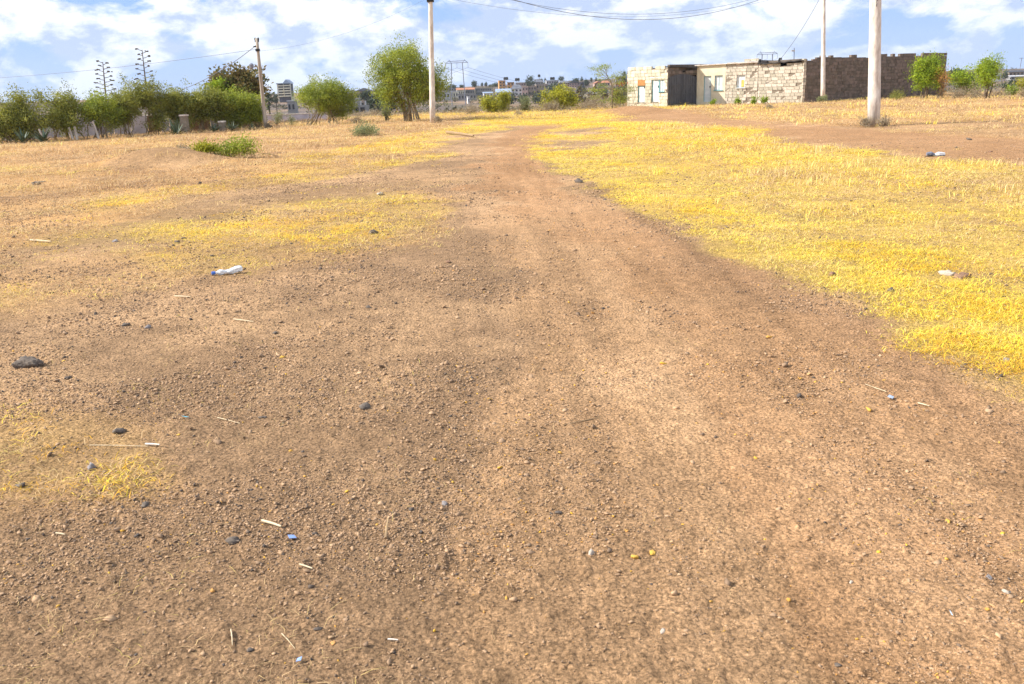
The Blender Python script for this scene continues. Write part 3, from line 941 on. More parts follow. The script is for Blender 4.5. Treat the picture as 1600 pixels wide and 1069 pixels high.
v0, _ = S3(1151, 130); v1, _ = S3(1164, 130); _, vz0 = S3(1157, 137); _, vz1 = S3(1157, 117)
mb = MB(); backing(mb, sP, topm, [(d0, d1, dz0, dz1), (w0, w1, wz0, wz1)], 0.2, 0.0, 0.0)
local_obj(mb, 'plastered_wall', M['plaster'], root, Mm)
stone_face(root, Mm, sG, topm, [(v0, v1, vz0, vz1)], M['stone_light'], M['mortar'], 12, x0=sP)
opening(root, Mm, d0, d1, dz0, dz1, 'door', M['door_white'], M['frame_blue'])
opening(root, Mm, w0, w1, wz0, wz1, 'window', M['door_white'], M['frame_blue'])
vw = opening(root, Mm, v0, v1, vz0, vz1, 'window', M['door_white'], M['door_white'])
mb = MB(); mb.box((v0 + (v1 - v0) * 0.55, 0.012, vz0 + 0.05), (v1 - 0.09, 0.030, vz1 - 0.35)); mb.build('yellow_board', mat('yellow board', (0.72, 0.60, 0.16), (0.5, 0.4, 0.1), 4), vw)
mb = MB(); mb.box((-0.10, -0.14, zTL - 0.22), (sG + 0.03, -0.001, zTL - 0.16)); 
local_obj(mb, 'string_course', M['concrete'], root, Mm @ Matrix.Rotation(-math.atan((zTR - zTL) / sG), 4, 'Y'))
mb = MB(); mb.box((0.0, 0.205, -0.15), (0.18, 5.0, zTL - 0.1)); mb.box((sG - 0.18, 0.205, -0.15), (sG - .002, 5.0, zTL)); mb.box((0, 5.0, -0.15), (sG - .002, 5.2, zTL - 0.2))
local_obj(mb, 'side_walls', M['stone_dark'], root, Mm)
mb = MB(); mb.box((0.19, 0.215, zTL - 0.4), (sG - 0.19, 4.98, zTL - 0.32)); local_obj(mb, 'roof', M['roof'], root, Mm)

root = empty('stone_shed', (PC[0], PC[1], zc_), 'pale stone shed wall with a dark sloping roof edge, beside the long shaded wall', 'building')
_, zs0 = S3(1200, 101.5); _, zs1 = S3(1250, 95.5)
sE = L3
def tops(s):
    t = (s - sG) / (sE - sG)
    return zs0 + 0.05 * (t < 0.12) + (zs1 - zs0) * max(0, t)
stone_face(root, Mm, sE - 0.02, tops, [], M['stone_light'], M['mortar'], 21, x0=sG + 0.01, bl=0.36)
mb = MB(); nn = 14
for k in range(nn):
    p0 = sG + (sE - sG) * k / nn; p1 = sG + (sE - sG) * (k + 1) / nn
    zz0, zz1 = tops(p0) + 0.02 + 0.03 * math.sin(k * 2.1), tops(p1) + 0.02 + 0.03 * math.sin(k * 2.1 + 2.1)
    vs = [(p0, -0.15, zz0), (p1, -0.15, zz1), (p1, 3.2, zz1 - 0.25), (p0, 3.2, zz0 - 0.25)]
    mb.add(vs + [(a, b2, c + 0.07) for a, b2, c in vs], [(0, 3, 2, 1), (4, 5, 6, 7), (0, 1, 5, 4), (2, 3, 7, 6), (1, 2, 6, 5), (3, 0, 4, 7)])
local_obj(mb, 'roof', M['roof'], root, Mm)
mb = MB(); mb.box((sG + 0.05, 3.0, -0.15), (sE - 0.1, 3.16, zs0 - 0.35)); local_obj(mb, 'back_wall', M['stone_dark'], root, Mm)
# bracket on the roof that takes the service cable
bx_ = at(1217, 93, 63.3)
s_, z_ = S3(1216.5, 100)
mb = MB(); mb.box((s_ - 0.06, 0.1, z_ - 0.1), (s_ + 0.06, 0.22, z_ + 0.30)); mb.box((s_ - 0.02, 0.08, z_ + 0.26), (s_ + 0.17, 0.2, z_ + 0.40))
local_obj(mb, 'cable_bracket', M['black'], root, Mm)
s_, z_ = S3(1185.5, 99)
mb = MB(); mb.box((s_ - 0.05, 0.3, z_ - 0.15), (s_ + 0.05, 0.4, z_ + 0.28)); local_obj(mb, 'pipe_stub', M['black'], root, Mm)

# dark wall E -> F
zd = min(gz(*PE), gz(*PF)) - 0.03
root = empty('stone_boundary_wall', (PE[0], PE[1], zd), 'long shaded brown stone wall with an uneven top behind the two right concrete poles', 'wall')
A4, ux4, n4_, L4 = wall_frame(PE, PF)
Md = Matrix.Translation((-PE[0], -PE[1], -zd)) @ frame_matrix(PE, PF, zd)
kx, kz = [], []
for (px, py) in [(1253, 90), (1282, 89.5), (1284, 84.5), (1351, 85), (1353, 89.5), (1373, 89), (1375, 83.5), (1474, 83.5)]:
    s, z = wall_sz(PE, PF, px, py); kx.append(s); kz.append(z - zd)
topd = lambda s: float(np.interp(s, kx, kz))
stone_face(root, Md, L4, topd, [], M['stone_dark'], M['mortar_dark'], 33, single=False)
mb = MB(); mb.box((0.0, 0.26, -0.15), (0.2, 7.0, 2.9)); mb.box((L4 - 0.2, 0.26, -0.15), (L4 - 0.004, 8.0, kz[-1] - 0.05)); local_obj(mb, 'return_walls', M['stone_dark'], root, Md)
# pale corner blocks where the light wall ends
mb = MB(); r = random.Random(4); z = -0.1
while z < topd(0) - 0.1:
    mb.box((-0.02, -0.03, z), (0.16 + r.uniform(0, .08), 0.2, z + 0.195), jit=0.008); z += 0.215
local_obj(mb, 'corner_blocks', M['stone_light'], root, Md)
# thin antenna above the shed
p = at(1242, 98, 70); q = at(1241, 75, 70)
root = empty('roof_mast', (p[0], p[1], gz(p[0], p[1])), 'thin pale mast rising above the shed roof', 'mast')
mb = MB(); mb.tube([(0, 0, 0), (q[0] - p[0], 0, q[2] - gz(p[0], p[1]))], 0.03, 6); mb.build('pole', M['steel'], root)
mb = MB(); mb.box((-0.20, -0.04, q[2] - 0.25), (0.05, 0.04, q[2] - 0.15)); mb.build('crossarm', M['post'], root, loc=(q[0] - p[0], 0, -gz(p[0], p[1])))

# ------------------------------------------------------------------ utility poles
def pole(label, px, py, D, rb, rtop, toppx, toppy, matl, group, segs=10):
    p = at(px, py, D); z = gz(p[0], p[1])
    t = at(toppx, toppy, D)
    root = empty('utility_pole', (p[0], p[1], z), label, 'utility pole', group)
    top = Vector((t[0] - p[0], 0, t[2] - z))
    mb = MB(); mb.tube([top * (k / 8) - Vector((0, 0, 0.1 if k == 0 else 0)) for k in range(9)], [rb + (rtop - rb) * k / 8 for k in range(9)], 16)
    mb.build('shaft', matl, root, smooth=True)
    return root, top, Vector((p[0], p[1], z))
G = 'concrete and timber poles carrying the power line'
rL, tL, bL = pole('leaning weathered timber pole at the right end of the hedge', 415, 197, 48.6, 0.105, 0.075, 401, 60, M['wood_pole'], G)
rM, tM, bM = pole('tall slim concrete pole beside the feathery tree', 676, 189, 47.5, 0.15, 0.10, 671.5, -50, M['concrete'], G)
rN, tN, bN = pole('thick concrete pole in the grass, nearest of the poles', 1365.5, 193.5, 30.0, 0.20, 0.15, 1371, -200, M['concrete'], G)
rS, tS, bS = pole('slim concrete pole close in front of the dark stone wall', 1286, 156, 61.0, 0.15, 0.105, 1287.5, -60, M['concrete'], G)
def fitting(root, top, f, name, half=0.3, mt='black'):
    p = top * f
    mb = MB(); mb.box((p.x - half, -0.05, p.z - 0.04), (p.x + half, 0.05, p.z + 0.04)); o = mb.build(name, M[mt], root)
    for sx in (-1, 1):
        q = MB(); q.tube([(p.x + sx * half * 0.8, 0, p.z + 0.04), (p.x + sx * half * 0.8, 0, p.z + 0.10), (p.x + sx * half * 0.8, 0, p.z + 0.17)], [0.03, 0.05, 0.03], 8); q.build('insulator', M[mt], o)
fitting(rL, tL, 0.97, 'crossarm', 0.10)
mb = MB(); mb.box((tL.x * .91 - 0.20, -0.05, tL.z * .905), (tL.x * .91 + 0.04, 0.05, tL.z * .905 + 0.06)); mb.box((tL.x * .9 - 0.10, -0.10, tL.z * .86), (tL.x * .9 + 0.09, 0.10, tL.z * .86 + 0.12)); mb.build('cable_clamp', M['black'], rL)
fitting(rM, tM, 0.985, 'crossarm', 0.6); 
mb = MB(); pz = tM * (189 + 1) / (239); mb.box((pz.x - 0.17, -0.16, pz.z - 0.06), (pz.x + 0.17, 0.16, pz.z + 0.10)); mb.build('clamp_band', M['black'], rM)
fitting(rN, tN, 0.985, 'crossarm', 0.6); fitting(rS, tS, 0.985, 'crossarm', 0.6)
# painted marks high on the thick pole, too small to read in the photograph
mb = MB()
for (px0, py0, px1, py1) in [(1365, 0, 1369, 0.6), (1367, 1, 1366, 5), (1366.5, 6, 1366, 11)]:
    q0 = at(px0, py0, 30.0); q1 = at(px1, py1, 30.0)
    for qq in (q0, q1): qq -= np.array([bN.x, 0, bN.z])
    f = (q0[2]) / tN.z; rr_ = 0.20 + (0.15 - 0.20) * f; cxp = tN.x * f
    def onp(q): return Vector((q[0], -math.sqrt(max(rr_ ** 2 - (q[0] - cxp) ** 2, 1e-4)) - 0.002, q[2]))
    mb.tube([onp(q0), onp(q1)], 0.010, 4)
mb.build('painted_marks', M['black'], rN)

def cable(a, b2, sag, rad, label, name='overhead_cable', group='overhead cables', n_=26):
    a = Vector(a); b2 = Vector(b2)
    mb = MB(); pts = []
    for k in range(n_ + 1):
        t = k / n_; p = a.lerp(b2, t); p.z -= sag * 4 * t * (1 - t); pts.append(p - a)
    mb.tube(pts, rad, 4)
    o = mb.build(name, M['wire'], None, loc=a)
    return tag(o, label, 'cable', group)
def P3(px, py, D): return at(px, py, D)
tMw = bM + tM; tSw = bS + tS; tLw = bL + tL; tNw = bN + tN
a = P3(672, -42, 47.5); b2 = P3(1287, -46, 61)
cable(a + np.array([.5, 0, 0]), b2, 2.55, 0.013, 'lowest-hanging of the sagging wires strung across the top of the picture')
cable(a - np.array([.5, 0, 0]), b2 + np.array([.5, 0, 0]), 2.25, 0.009, 'upper thin sagging wire just above the lowest one')
cable(P3(673, -8, 47.5), P3(1287, -24, 61), 1.45, 0.006, 'faintest wire, leaving the middle pole just above its black clamp band')
cable(P3(1286, -12, 61), P3(1219, 93, 63.2), 0.25, 0.014, 'service cable dropping from the slim pole to the shed roof bracket')
cable(P3(400, 71, 48.6), P3(275, 143, 56), 0.25, 0.016, 'service cable sloping down left from the leaning timber pole into the hedge')
cable(P3(402, 77, 48.6), P3(-160, 128, 70), 0.35, 0.009, 'thin wire running left from the leaning timber pole past the agave stalks')
cable(P3(404, 80, 48.6), P3(672, -5, 47.5), 0.45, 0.004, 'barely visible wire between the leaning timber pole and the middle pole')

# ------------------------------------------------------------------ pylons
def pylon(label, xl, xr, ytop, D, dip=0):
    a, b2 = at(xl, ytop + 1.0, D), at(xr, ytop, D)
    c = (a + b2) / 2; z = gz(c[0], c[1])
    root = empty('pylon', (c[0], c[1], z), label, 'pylon', 'power line pylons beyond the field')
    w_ = (b2[0] - a[0]) / 2; ht = c[2] - z; s = w_
    def part(nm, segs, r):
        mb = MB()
        for p, q in segs: mb.tube([p, q], r, 4)
        mb.build(nm, M['steel'], root)
    for sx in (-1, 1):
        part('leg', [((sx * w_ * 0.5, -.3, ht), (sx * w_ * 0.62, -.3, 0)), ((sx * w_ * 0.5, .3, ht), (sx * w_ * 0.62, .3, 0))], 0.16)
        part('earth_peak', [((sx * w_ * 0.5, 0, ht), (sx * w_ * 0.72, 0, ht + w_ * 0.30))], 0.09)
    part('crossarm', [((-w_, -.2, ht), (w_, -.2, ht + .1)), ((-w_ * .8, .2, ht + .7), (w_ * .8, .2, ht + .8)), ((-w_, 0, ht), (-w_ * .8, 0, ht + .7)), ((w_, 0, ht), (w_ * .8, 0, ht + .7))], 0.12)
    for sx in (-1, 0, 1): part('insulator_string', [((sx * w_, 0, ht), (sx * w_, 0, ht - w_ * 0.42))], 0.07)
    return root, c, w_
r1, c1_, w1_ = pylon('H-shaped steel pylon just right of the feathery tree', 696.5, 731, 98, 380)
r2, c2_, w2_ = pylon('H-shaped steel pylon showing above the shed roof', 1183, 1215, 84.5, 430)
for k, sx in enumerate((-1, 0, 1)):
    a = c1_ + np.array([sx * w1_, 0, -w1_ * 0.42]); b2 = c2_ + np.array([sx * w2_, 0, -w2_ * 0.42])
    cable(a, b2, 12.5, 0.045, ['left', 'middle', 'right'][k] + '-hand conductor of the three running between the two H-shaped pylons', 'pylon_conductor', 'pylon conductors')
    cable(a, P3(520, 141 + k, 420), 3.0, 0.045, ['left', 'middle', 'right'][k] + '-hand conductor of the three running left from the pylon behind the feathery tree', 'pylon_conductor', 'pylon conductors')
p = at(1593, 112, 600); q = at(1596.5, 91, 600); z = gz(p[0], p[1])
root = empty('pylon', (p[0], p[1], z), 'tiny T-shaped pylon on the skyline at the right edge', 'pylon', 'power line pylons beyond the field')
mb = MB(); mb.tube([(0, 0, 0), (q[0] - p[0], 0, q[2] - z)], 0.2, 4); mb.build('mast', M['steel'], root)
mb = MB(); mb.tube([(q[0] - p[0] - 1.6, 0, q[2] - z), (q[0] - p[0] + 1.6, 0, q[2] - z)], 0.15, 4); mb.build('crossarm', M['steel'], root)
# ------------------------------------------------------------------ plants
def leaves_mesh(centers, spread, per, l, wd, r, upb=0.0, drop=None):
    n = len(centers) * per
    c = np.repeat(centers, per, 0) + r.normal(size=(n, 3)) * np.asarray(spread)
    d = r.normal(size=(n, 3)); d[:, 2] += upb
    d /= np.linalg.norm(d, axis=1)[:, None]
    s = np.cross(d, r.normal(size=(n, 3))); s /= np.maximum(np.linalg.norm(s, axis=1), 1e-6)[:, None]
    ll = l * r.uniform(0.6, 1.3, (n, 1)); ww = wd * r.uniform(0.6, 1.3, (n, 1))
    v = np.empty((n, 4, 3))
    v[:, 0] = c; v[:, 1] = c + d * ll * 0.5 + s * ww; v[:, 2] = c + d * ll; v[:, 3] = c + d * ll * 0.5 - s * ww
    return v.reshape(-1, 3), np.arange(n * 4).reshape(-1, 4)

def shrub(name, label, cat, px, py, D, wpx, hpx, leafm, barkm, seed, stems=7, nb=60, per=90, l=0.07, wd=0.012, lo=0.35, spread=0.10, base_r=0.035, group=None, flat=0.8, upb=0.4, basew=0.12, lobes=5, dens_top=1.0, x_off=0.0):
    """multi-stemmed bush or small tree: trunk object and crown object"""
    r = np.random.default_rng(seed)
    p = at(px, py, D); z = gz(p[0], p[1])
    Wd = wpx * D / FPX; Hh = max(at(px, py - hpx, D)[2] - z, 0.6 * hpx * D / FPX)
    root = empty(name, (p[0], p[1], z), label, cat, group)
    # uneven crown: a handful of overlapping lobes
    lb = []
    for k in range(lobes):
        a = r.uniform(0, 6.28); q = r.uniform(0.15, 0.62)
        lb.append((math.cos(a) * q * Wd * 0.5 + x_off, math.sin(a) * q * Wd * 0.4, Hh * r.uniform(lo + 0.15, 0.80), Wd * r.uniform(0.20, 0.34), Hh * r.uniform(0.18, 0.30)))
    lb.append((x_off, 0, Hh * 0.74, Wd * 0.30, Hh * 0.26))
    tips = []
    while len(tips) < nb:
        q = lb[r.integers(len(lb))]
        d = r.normal(size=3); d /= np.linalg.norm(d); rad = r.uniform(0.35, 1.0) ** 0.6
        t = np.array([q[0] + d[0] * q[3] * rad, q[1] + d[1] * q[3] * rad * flat, q[2] + d[2] * q[4] * rad * 1.05])
        if Hh * lo * 0.6 < t[2] < Hh * 1.02 and abs(t[0] - x_off) < Wd * 0.55: tips.append(t)
    tips = np.array(tips)
    bases = [np.array([r.normal(0, basew) * Wd, r.normal(0, basew) * Wd, -0.05]) for _ in range(stems)]
    mb = MB(); mids = []
    for k, b in enumerate(bases):
        t = tips[r.integers(len(tips))] * np.array([0.55, 0.55, 1]); t[2] = Hh * r.uniform(0.45, 0.8)
        pts = [b + (t - b) * f + np.array([0, 0, 0]) + r.normal(size=3) * 0.03 * Hh * math.sin(3.1 * f) - np.array([t[0] - b[0], t[1] - b[1], 0]) * 0.35 * f * (1 - f) for f in np.linspace(0, 1, 6)]
        mb.tube(pts, [base_r * (1 - 0.8 * f) for f in np.linspace(0, 1, 6)], 5, cap=False)
        mids += pts[2:]
    mids = np.array(mids)
    cl = []
    for t in tips:
        dd = np.linalg.norm((mids - t) * np.array([1, 1, 0.7]), axis=1) + (mids[:, 2] > t[2]) * 0.6
        m0 = mids[np.argmin(dd)]
        mid = (m0 + t) / 2 + r.normal(size=3) * 0.04 * Hh + np.array([0, 0, 0.03 * Hh])
        mb.tube([m0, mid, t], [base_r * 0.35, base_r * 0.22, base_r * 0.08], 3, cap=False)
        cl.append(t); cl.append(t * 0.55 + mid * 0.45 + r.normal(size=3) * spread * 0.8); 
        # short shoots past the tip break up the outline
        cl.append(t + r.normal(size=3) * spread * 1.2 + np.array([0, 0, spread * 0.9]))
    mb.build('trunk', barkm, root)
    cl = np.array(cl)
    v, f = leaves_mesh(cl, (spread, spread, spread * 0.9), int(per * 0.44) + 1, l * 1.15, wd * 1.25, r, upb)
    v[:, 2] = np.maximum(v[:, 2], 0.01)
    o = np_mesh('crown', v, f, leafm); o.parent = root
    return root

GH = 'bushes of the hedge along the lilac wall'
# hedge: (px, base y, D, width px, height px)
hedge = [
 ('low dark bush at the left edge of the picture, first of the hedge', 8, 221, 41.5, 60, 44, 0),
 ('broad round bush left of the first gap in the hedge, with yellowish lower leaves', 52, 217, 42.5, 76, 70, 0),
 ('dark full bush closing the first clump of the hedge, beside the leaning white posts', 100, 214, 43.5, 76, 66, 0),
 ('bright green bush right after the first gap in the hedge, under the shorter agave stalk', 160, 213, 44, 60, 62, 1),
 ('thin open bush showing the wall between its stems, between the two agave stalks', 200, 209, 45, 54, 64, 0),
 ('upright bush with a spiky top just right of the taller agave stalk', 240, 207, 46, 56, 72, 0),
 ('bush in front of the pale wall panel and the square pillar', 280, 204, 46.8, 48, 58, 0),
 ('olive green bush right of the square pillar', 315, 202, 47.5, 50, 54, 0),
 ('bush with bluish plants at its foot, left of the brown-topped tree', 345, 200, 48, 44, 52, 0),
 ('yellowish green bush below the brown-topped tree', 372, 199, 48.3, 44, 48, 1),
 ('last bush of the hedge, touching the leaning timber pole', 400, 198, 49.2, 40, 46, 1),
]
for k, (lab, px, py, D, wp, hp, kd) in enumerate(hedge):
    shrub('hedge_bush', lab, 'bush', px, py, D, wp * 1.24, hp * (1.0 + 0.14 * (k % 3) / 2), M['leaf_green'] if kd else M['leaf_hedge'], M['bark'], 400 + k, stems=9, nb=86, per=96, l=0.085, wd=0.017, lo=0.22, spread=0.13, group=GH, base_r=0.03)
shrub('feathery_bush', 'wide many-stemmed green bush right of the leaning timber pole', 'bush', 503, 190.5, 52, 108, 66, M['leaf_green'], M['bark'], 431, stems=16, nb=200, per=96, l=0.09, wd=0.015, lo=0.20, spread=0.14, base_r=0.03, basew=0.17, lobes=7)
shrub('feathery_tree', 'tall feathery green tree just left of the tall concrete pole', 'tree', 641, 187.5, 51, 118, 112, M['leaf_green'], M['bark'], 442, stems=11, nb=270, per=105, l=0.10, wd=0.016, lo=0.26, spread=0.17, base_r=0.055, basew=0.08, lobes=8)
shrub('shrub', 'small pale green bush at the left foot of the feathery tree', 'bush', 603, 186, 52.5, 20, 22, M['leaf_grey'], M['bark'], 451, stems=5, nb=20, per=45, l=0.07, wd=0.012, lo=0.2, spread=0.09)
shrub('broad_leaved_tree', 'broad-leaved tree covered in brown pods rising behind the hedge by the leaning timber pole', 'tree', 380, 190, 58, 92, 80, M['leaf_brown'], M['bark_dark'], 461, stems=3, nb=90, per=64, l=0.20, wd=0.05, lo=0.52, spread=0.16, base_r=0.09, basew=0.03, lobes=7)
shrub('broad_leaved_tree', 'fresh green bush between the hedge and the brown-podded tree', 'tree', 350, 190, 57, 34, 62, M['leaf_lime'], M['bark_dark'], 463, stems=3, nb=26, per=50, l=0.16, wd=0.04, lo=0.52, spread=0.14, base_r=0.06, basew=0.03)
shrub('shrub', 'dry olive shrub in front of the low pale wall, right of the timber pole', 'bush', 434, 196, 53, 24, 22, M['leaf_grey'], M['bark'], 465, stems=6, nb=18, per=34, l=0.07, wd=0.012, lo=0.15, spread=0.10)
shrub('shrub', 'thin weedy shrub against the low pale wall, left of the wide feathery bush', 'bush', 457, 195, 53.5, 16, 14, M['leaf_grey'], M['bark'], 466, stems=5, nb=12, per=30, l=0.06, wd=0.012, lo=0.15, spread=0.09)
# middle distance
shrub('shrub', 'small bright yellow-green bush, leftmost of the pair right of the pylon', 'bush', 766, 177, 62, 27, 22, M['leaf_yellow'], M['bark'], 471, stems=6, nb=34, per=60, l=0.09, wd=0.03, lo=0.1, spread=0.13)
shrub('shrub', 'taller slim yellow-green bush, right of the small bright one', 'bush', 788, 176, 63, 24, 30, M['leaf_yellow'], M['bark'], 472, stems=6, nb=32, per=54, l=0.09, wd=0.025, lo=0.1, spread=0.13)
shrub('shrub', 'thin olive bush midway between the pair and the wide yellow-green bush', 'bush', 822, 175, 63, 22, 22, M['leaf_grey'], M['bark'], 473, stems=6, nb=24, per=45, l=0.08, wd=0.02, lo=0.1, spread=0.12)
shrub('shrub', 'wide yellow-green bush in front of the town, left of the slim umbrella tree', 'bush', 876, 171, 64, 64, 31, M['leaf_yellow'], M['bark'], 474, stems=12, nb=100, per=60, l=0.10, wd=0.03, lo=0.1, spread=0.15, basew=0.2, lobes=8)
shrub('dry_shrub', 'low bare brown shrub at the foot of the wide yellow-green bush', 'bush', 860, 174, 62, 44, 12, M['leaf_dry'], M['bark'], 475, stems=9, nb=36, per=40, l=0.10, wd=0.008, lo=0.05, spread=0.12, basew=0.25)
shrub('dry_shrub', 'pale bare shrub between the town and the grass, right of the pylon legs', 'bush', 735, 180, 61, 28, 12, M['leaf_dry'], M['bark'], 476, stems=9, nb=26, per=36, l=0.10, wd=0.008, lo=0.05, spread=0.12, basew=0.25)
shrub('dry_shrub', 'brownish scrub left of the slim umbrella tree', 'bush', 928, 172, 66, 46, 20, M['leaf_dry'], M['bark'], 477, stems=9, nb=44, per=40, l=0.10, wd=0.01, lo=0.05, spread=0.14, basew=0.25)
shrub('dry_shrub', 'reddish brown scrub beside the left corner of the stone shop', 'bush', 968, 168, 70, 24, 26, M['leaf_hedge'], M['bark'], 478, stems=7, nb=34, per=50, l=0.09, wd=0.02, lo=0.1, spread=0.14, basew=0.2)
shrub('dry_shrub', 'grey-green dwarf shrub left of the feathery tree, on the grass', 'bush', 556, 191, 50, 24, 8, M['leaf_dry'], M['bark'], 479, stems=7, nb=18, per=36, l=0.06, wd=0.012, lo=0.05, spread=0.07, basew=0.25)
# slim umbrella tree left of the shop
p = at(957, 170, 63); z = gz(p[0], p[1]); r = np.random.default_rng(5)
root = empty('umbrella_tree', (p[0], p[1], z), 'slim tree with sparse flat tiers of leaves left of the stone shop', 'tree')
def loc(px, py, dy=0.0): q = at(px, py, 63 + dy); return np.array([q[0] - p[0], dy, q[2] - z])
mb = MB()
mb.tube([loc(957, 171), loc(956, 155), loc(957, 138, .1), loc(954, 126), loc(948, 118), loc(947, 110)], [.05, .045, .04, .03, .022, .015], 6, cap=False)
tiers = []
for (bx, by, tx_, ty_, dy) in [(954, 126, 924, 107, .3), (950, 119, 935, 106, -.2), (948, 116, 943, 104, .2), (947, 112, 948.5, 101.5, 0), (956, 130, 936, 119, -.3), (957, 132, 967, 115, .3), (956, 128, 960, 118, -.4), (957, 134, 975, 119, 0), (957, 138, 930, 140, .5), (957, 140, 924, 141, -.2), (957, 138, 985, 137, -.4), (957, 142, 982, 143, .3), (956, 146, 930, 151, -.3), (957, 150, 979, 153, 0), (956, 144, 940, 133, .6), (957, 136, 970, 131, -.6), (956, 148, 946, 158, .3), (957, 150, 968, 160, -.3)]:
    A_ = loc(bx, by); B_ = loc(tx_, ty_, dy); mid = (A_ + B_) / 2 + np.array([0, 0, 0.08])
    mb.tube([A_, mid, B_], [.018, .013, .006], 4, cap=False)
    for f in (0.55, 0.8, 1.0, 1.05): tiers.append(A_ + (B_ - A_) * f + r.normal(size=3) * 0.05)
mb.build('trunk', M['bark'], root)
v, f = leaves_mesh(np.array(tiers), (0.22, 0.22, 0.07), 46, 0.09, 0.018, r, 0.1)
o = np_mesh('crown', v, f, M['leaf_green']); o.parent = root
v, f = leaves_mesh(np.array([loc(970, 131, .4), loc(967, 132, .2), loc(973, 130.5, .5)]), (0.13, 0.1, 0.06), 50, 0.08, 0.03, r)
o = np_mesh('blossom', v, f, M['leaf_pink']); o.parent = root
# right side
shrub('tall_shrub', 'bright green leafy shrub against the right part of the dark wall', 'bush', 1447, 154, 60.5, 44, 64, M['leaf_lime'], M['bark'], 481, stems=7, nb=100, per=66, l=0.10, wd=0.024, lo=0.22, spread=0.15, basew=0.10, lobes=7)
shrub('dead_shrub', 'orange dead shrub with bare twigs at the right end of the dark wall', 'bush', 1470, 154, 60, 28, 46, M['leaf_orange'], M['bark'], 482, stems=8, nb=40, per=22, l=0.09, wd=0.012, lo=0.1, spread=0.14, basew=0.12)
shrub('shrub', 'low round green bush between the dark wall and the lime green tree', 'bush', 1504, 150, 66, 46, 38, M['leaf_lime'], M['bark'], 483, stems=8, nb=64, per=60, l=0.10, wd=0.022, lo=0.15, spread=0.16, basew=0.12)
shrub('lime_tree', 'small lime green tree with a dark stem near the right edge', 'tree', 1541, 158, 56, 46, 66, M['leaf_lime'], M['bark_dark'], 484, stems=5, nb=86, per=60, l=0.10, wd=0.018, lo=0.40, spread=0.15, basew=0.04, base_r=0.05, lobes=7)
shrub('shrub', 'small dark green round bush right of the lime green tree', 'bush', 1583, 153, 62, 20, 14, M['leaf_lime'], M['bark'], 485, stems=5, nb=26, per=50, l=0.08, wd=0.022, lo=0.1, spread=0.10)
shrub('shrub', 'yellow-green bush cut by the right edge of the picture', 'bush', 1601, 151, 64, 26, 24, M['leaf_yellow'], M['bark'], 486, stems=5, nb=26, per=50, l=0.08, wd=0.022, lo=0.1, spread=0.12)
for k, (px, py, D, wp, hp, lab) in enumerate([(1524, 157, 58, 40, 16, 'bare brown scrub under the lime green tree, to its left'), (1560, 156, 59, 36, 14, 'bare brown scrub under the lime green tree, to its right'), (1493, 155, 59, 26, 13, 'pale grey dry shrub right of the orange dead shrub'), (1600, 157, 58, 30, 10, 'low dry scrub at the right edge below the yellow-green bush'), (1400, 157, 60, 16, 10, 'dark little weed at the foot of the dark wall, right of the thick pole')]):
    shrub('dry_shrub', lab, 'bush', px, py, D, wp, hp, M['leaf_dry'] if k < 4 else M['leaf_hedge'], M['bark'], 490 + k, stems=8, nb=24, per=40, l=0.10, wd=0.009, lo=0.05, spread=0.13, basew=0.25)
for k, (px, py, D, wp, hp, lab) in enumerate([(1114, 165, 64, 11, 7, 'green weed below the white window of the plastered end'), (1154, 160, 62.5, 10, 6, 'green weed under the window with the yellow board'), (1178, 159, 62, 9, 7, 'green weed by the foot of the shed wall, middle of the three there'), (1196, 158.5, 61.5, 12, 5, 'green weed at the foot of the shed wall, rightmost of the row'), (1282, 158, 59, 22, 7, 'dry olive weed at the foot of the slim pole by the dark wall')]):
    shrub('weed', lab, 'weed', px, py, D, wp, hp, M['leaf_lime'] if k < 4 else M['leaf_grey'], M['bark'], 500 + k, stems=5, nb=12, per=40, l=0.06, wd=0.02, lo=0.05, spread=0.06, basew=0.2)
for k, (px, py, D, wp, hp, lab) in enumerate([(1356, 195, 29.6, 22, 7, 'dry grassy weed at the left foot of the thick concrete pole'), (1382, 196, 29.4, 20, 6, 'dry grassy weed at the right foot of the thick concrete pole'), (684, 190, 47, 16, 6, 'dry weed at the foot of the tall slim concrete pole'), (421, 198, 48, 14, 6, 'dry weed at the foot of the leaning timber pole'), (812, 183, 55, 14, 6, 'dry tuft on the far grass strip in line with the track'), (1200, 172, 50, 18, 6, 'dry tuft in the grass before the shed wall')]):
    shrub('weed', lab, 'weed', px, py, D, wp, hp, M['leaf_dry'], M['bark'], 540 + k, stems=8, nb=14, per=40, l=0.08, wd=0.006, lo=0.02, spread=0.05, basew=0.3, base_r=0.005, upb=1.2)
# on the left field
g = ground(365, 250)
shrub('ground_plant', 'fresh green sprawling plant beside the grey earth mound', 'plant', 366, 248, g[1], 84, 24, M['leaf_green'], M['bark'], 510, stems=12, nb=44, per=44, l=0.05, wd=0.013, lo=0.02, spread=0.08, basew=0.25, base_r=0.008, lobes=8)
g = ground(330, 252)
shrub('ground_plant', 'yellowing low plant between the earth mound and the fresh green plant', 'plant', 325, 252, g[1], 44, 12, M['leaf_yellow'], M['bark'], 511, stems=7, nb=30, per=50, l=0.05, wd=0.014, lo=0.02, spread=0.06, basew=0.3, base_r=0.006)
g = ground(290, 243)
shrub('dry_shrub', 'small grey dead bush on top of the earth mound', 'bush', 287, 243, g[1], 34, 12, M['leaf_dry'], M['post'], 512, stems=10, nb=26, per=30, l=0.08, wd=0.006, lo=0.02, spread=0.06, basew=0.25, base_r=0.008)
g = ground(575, 213)
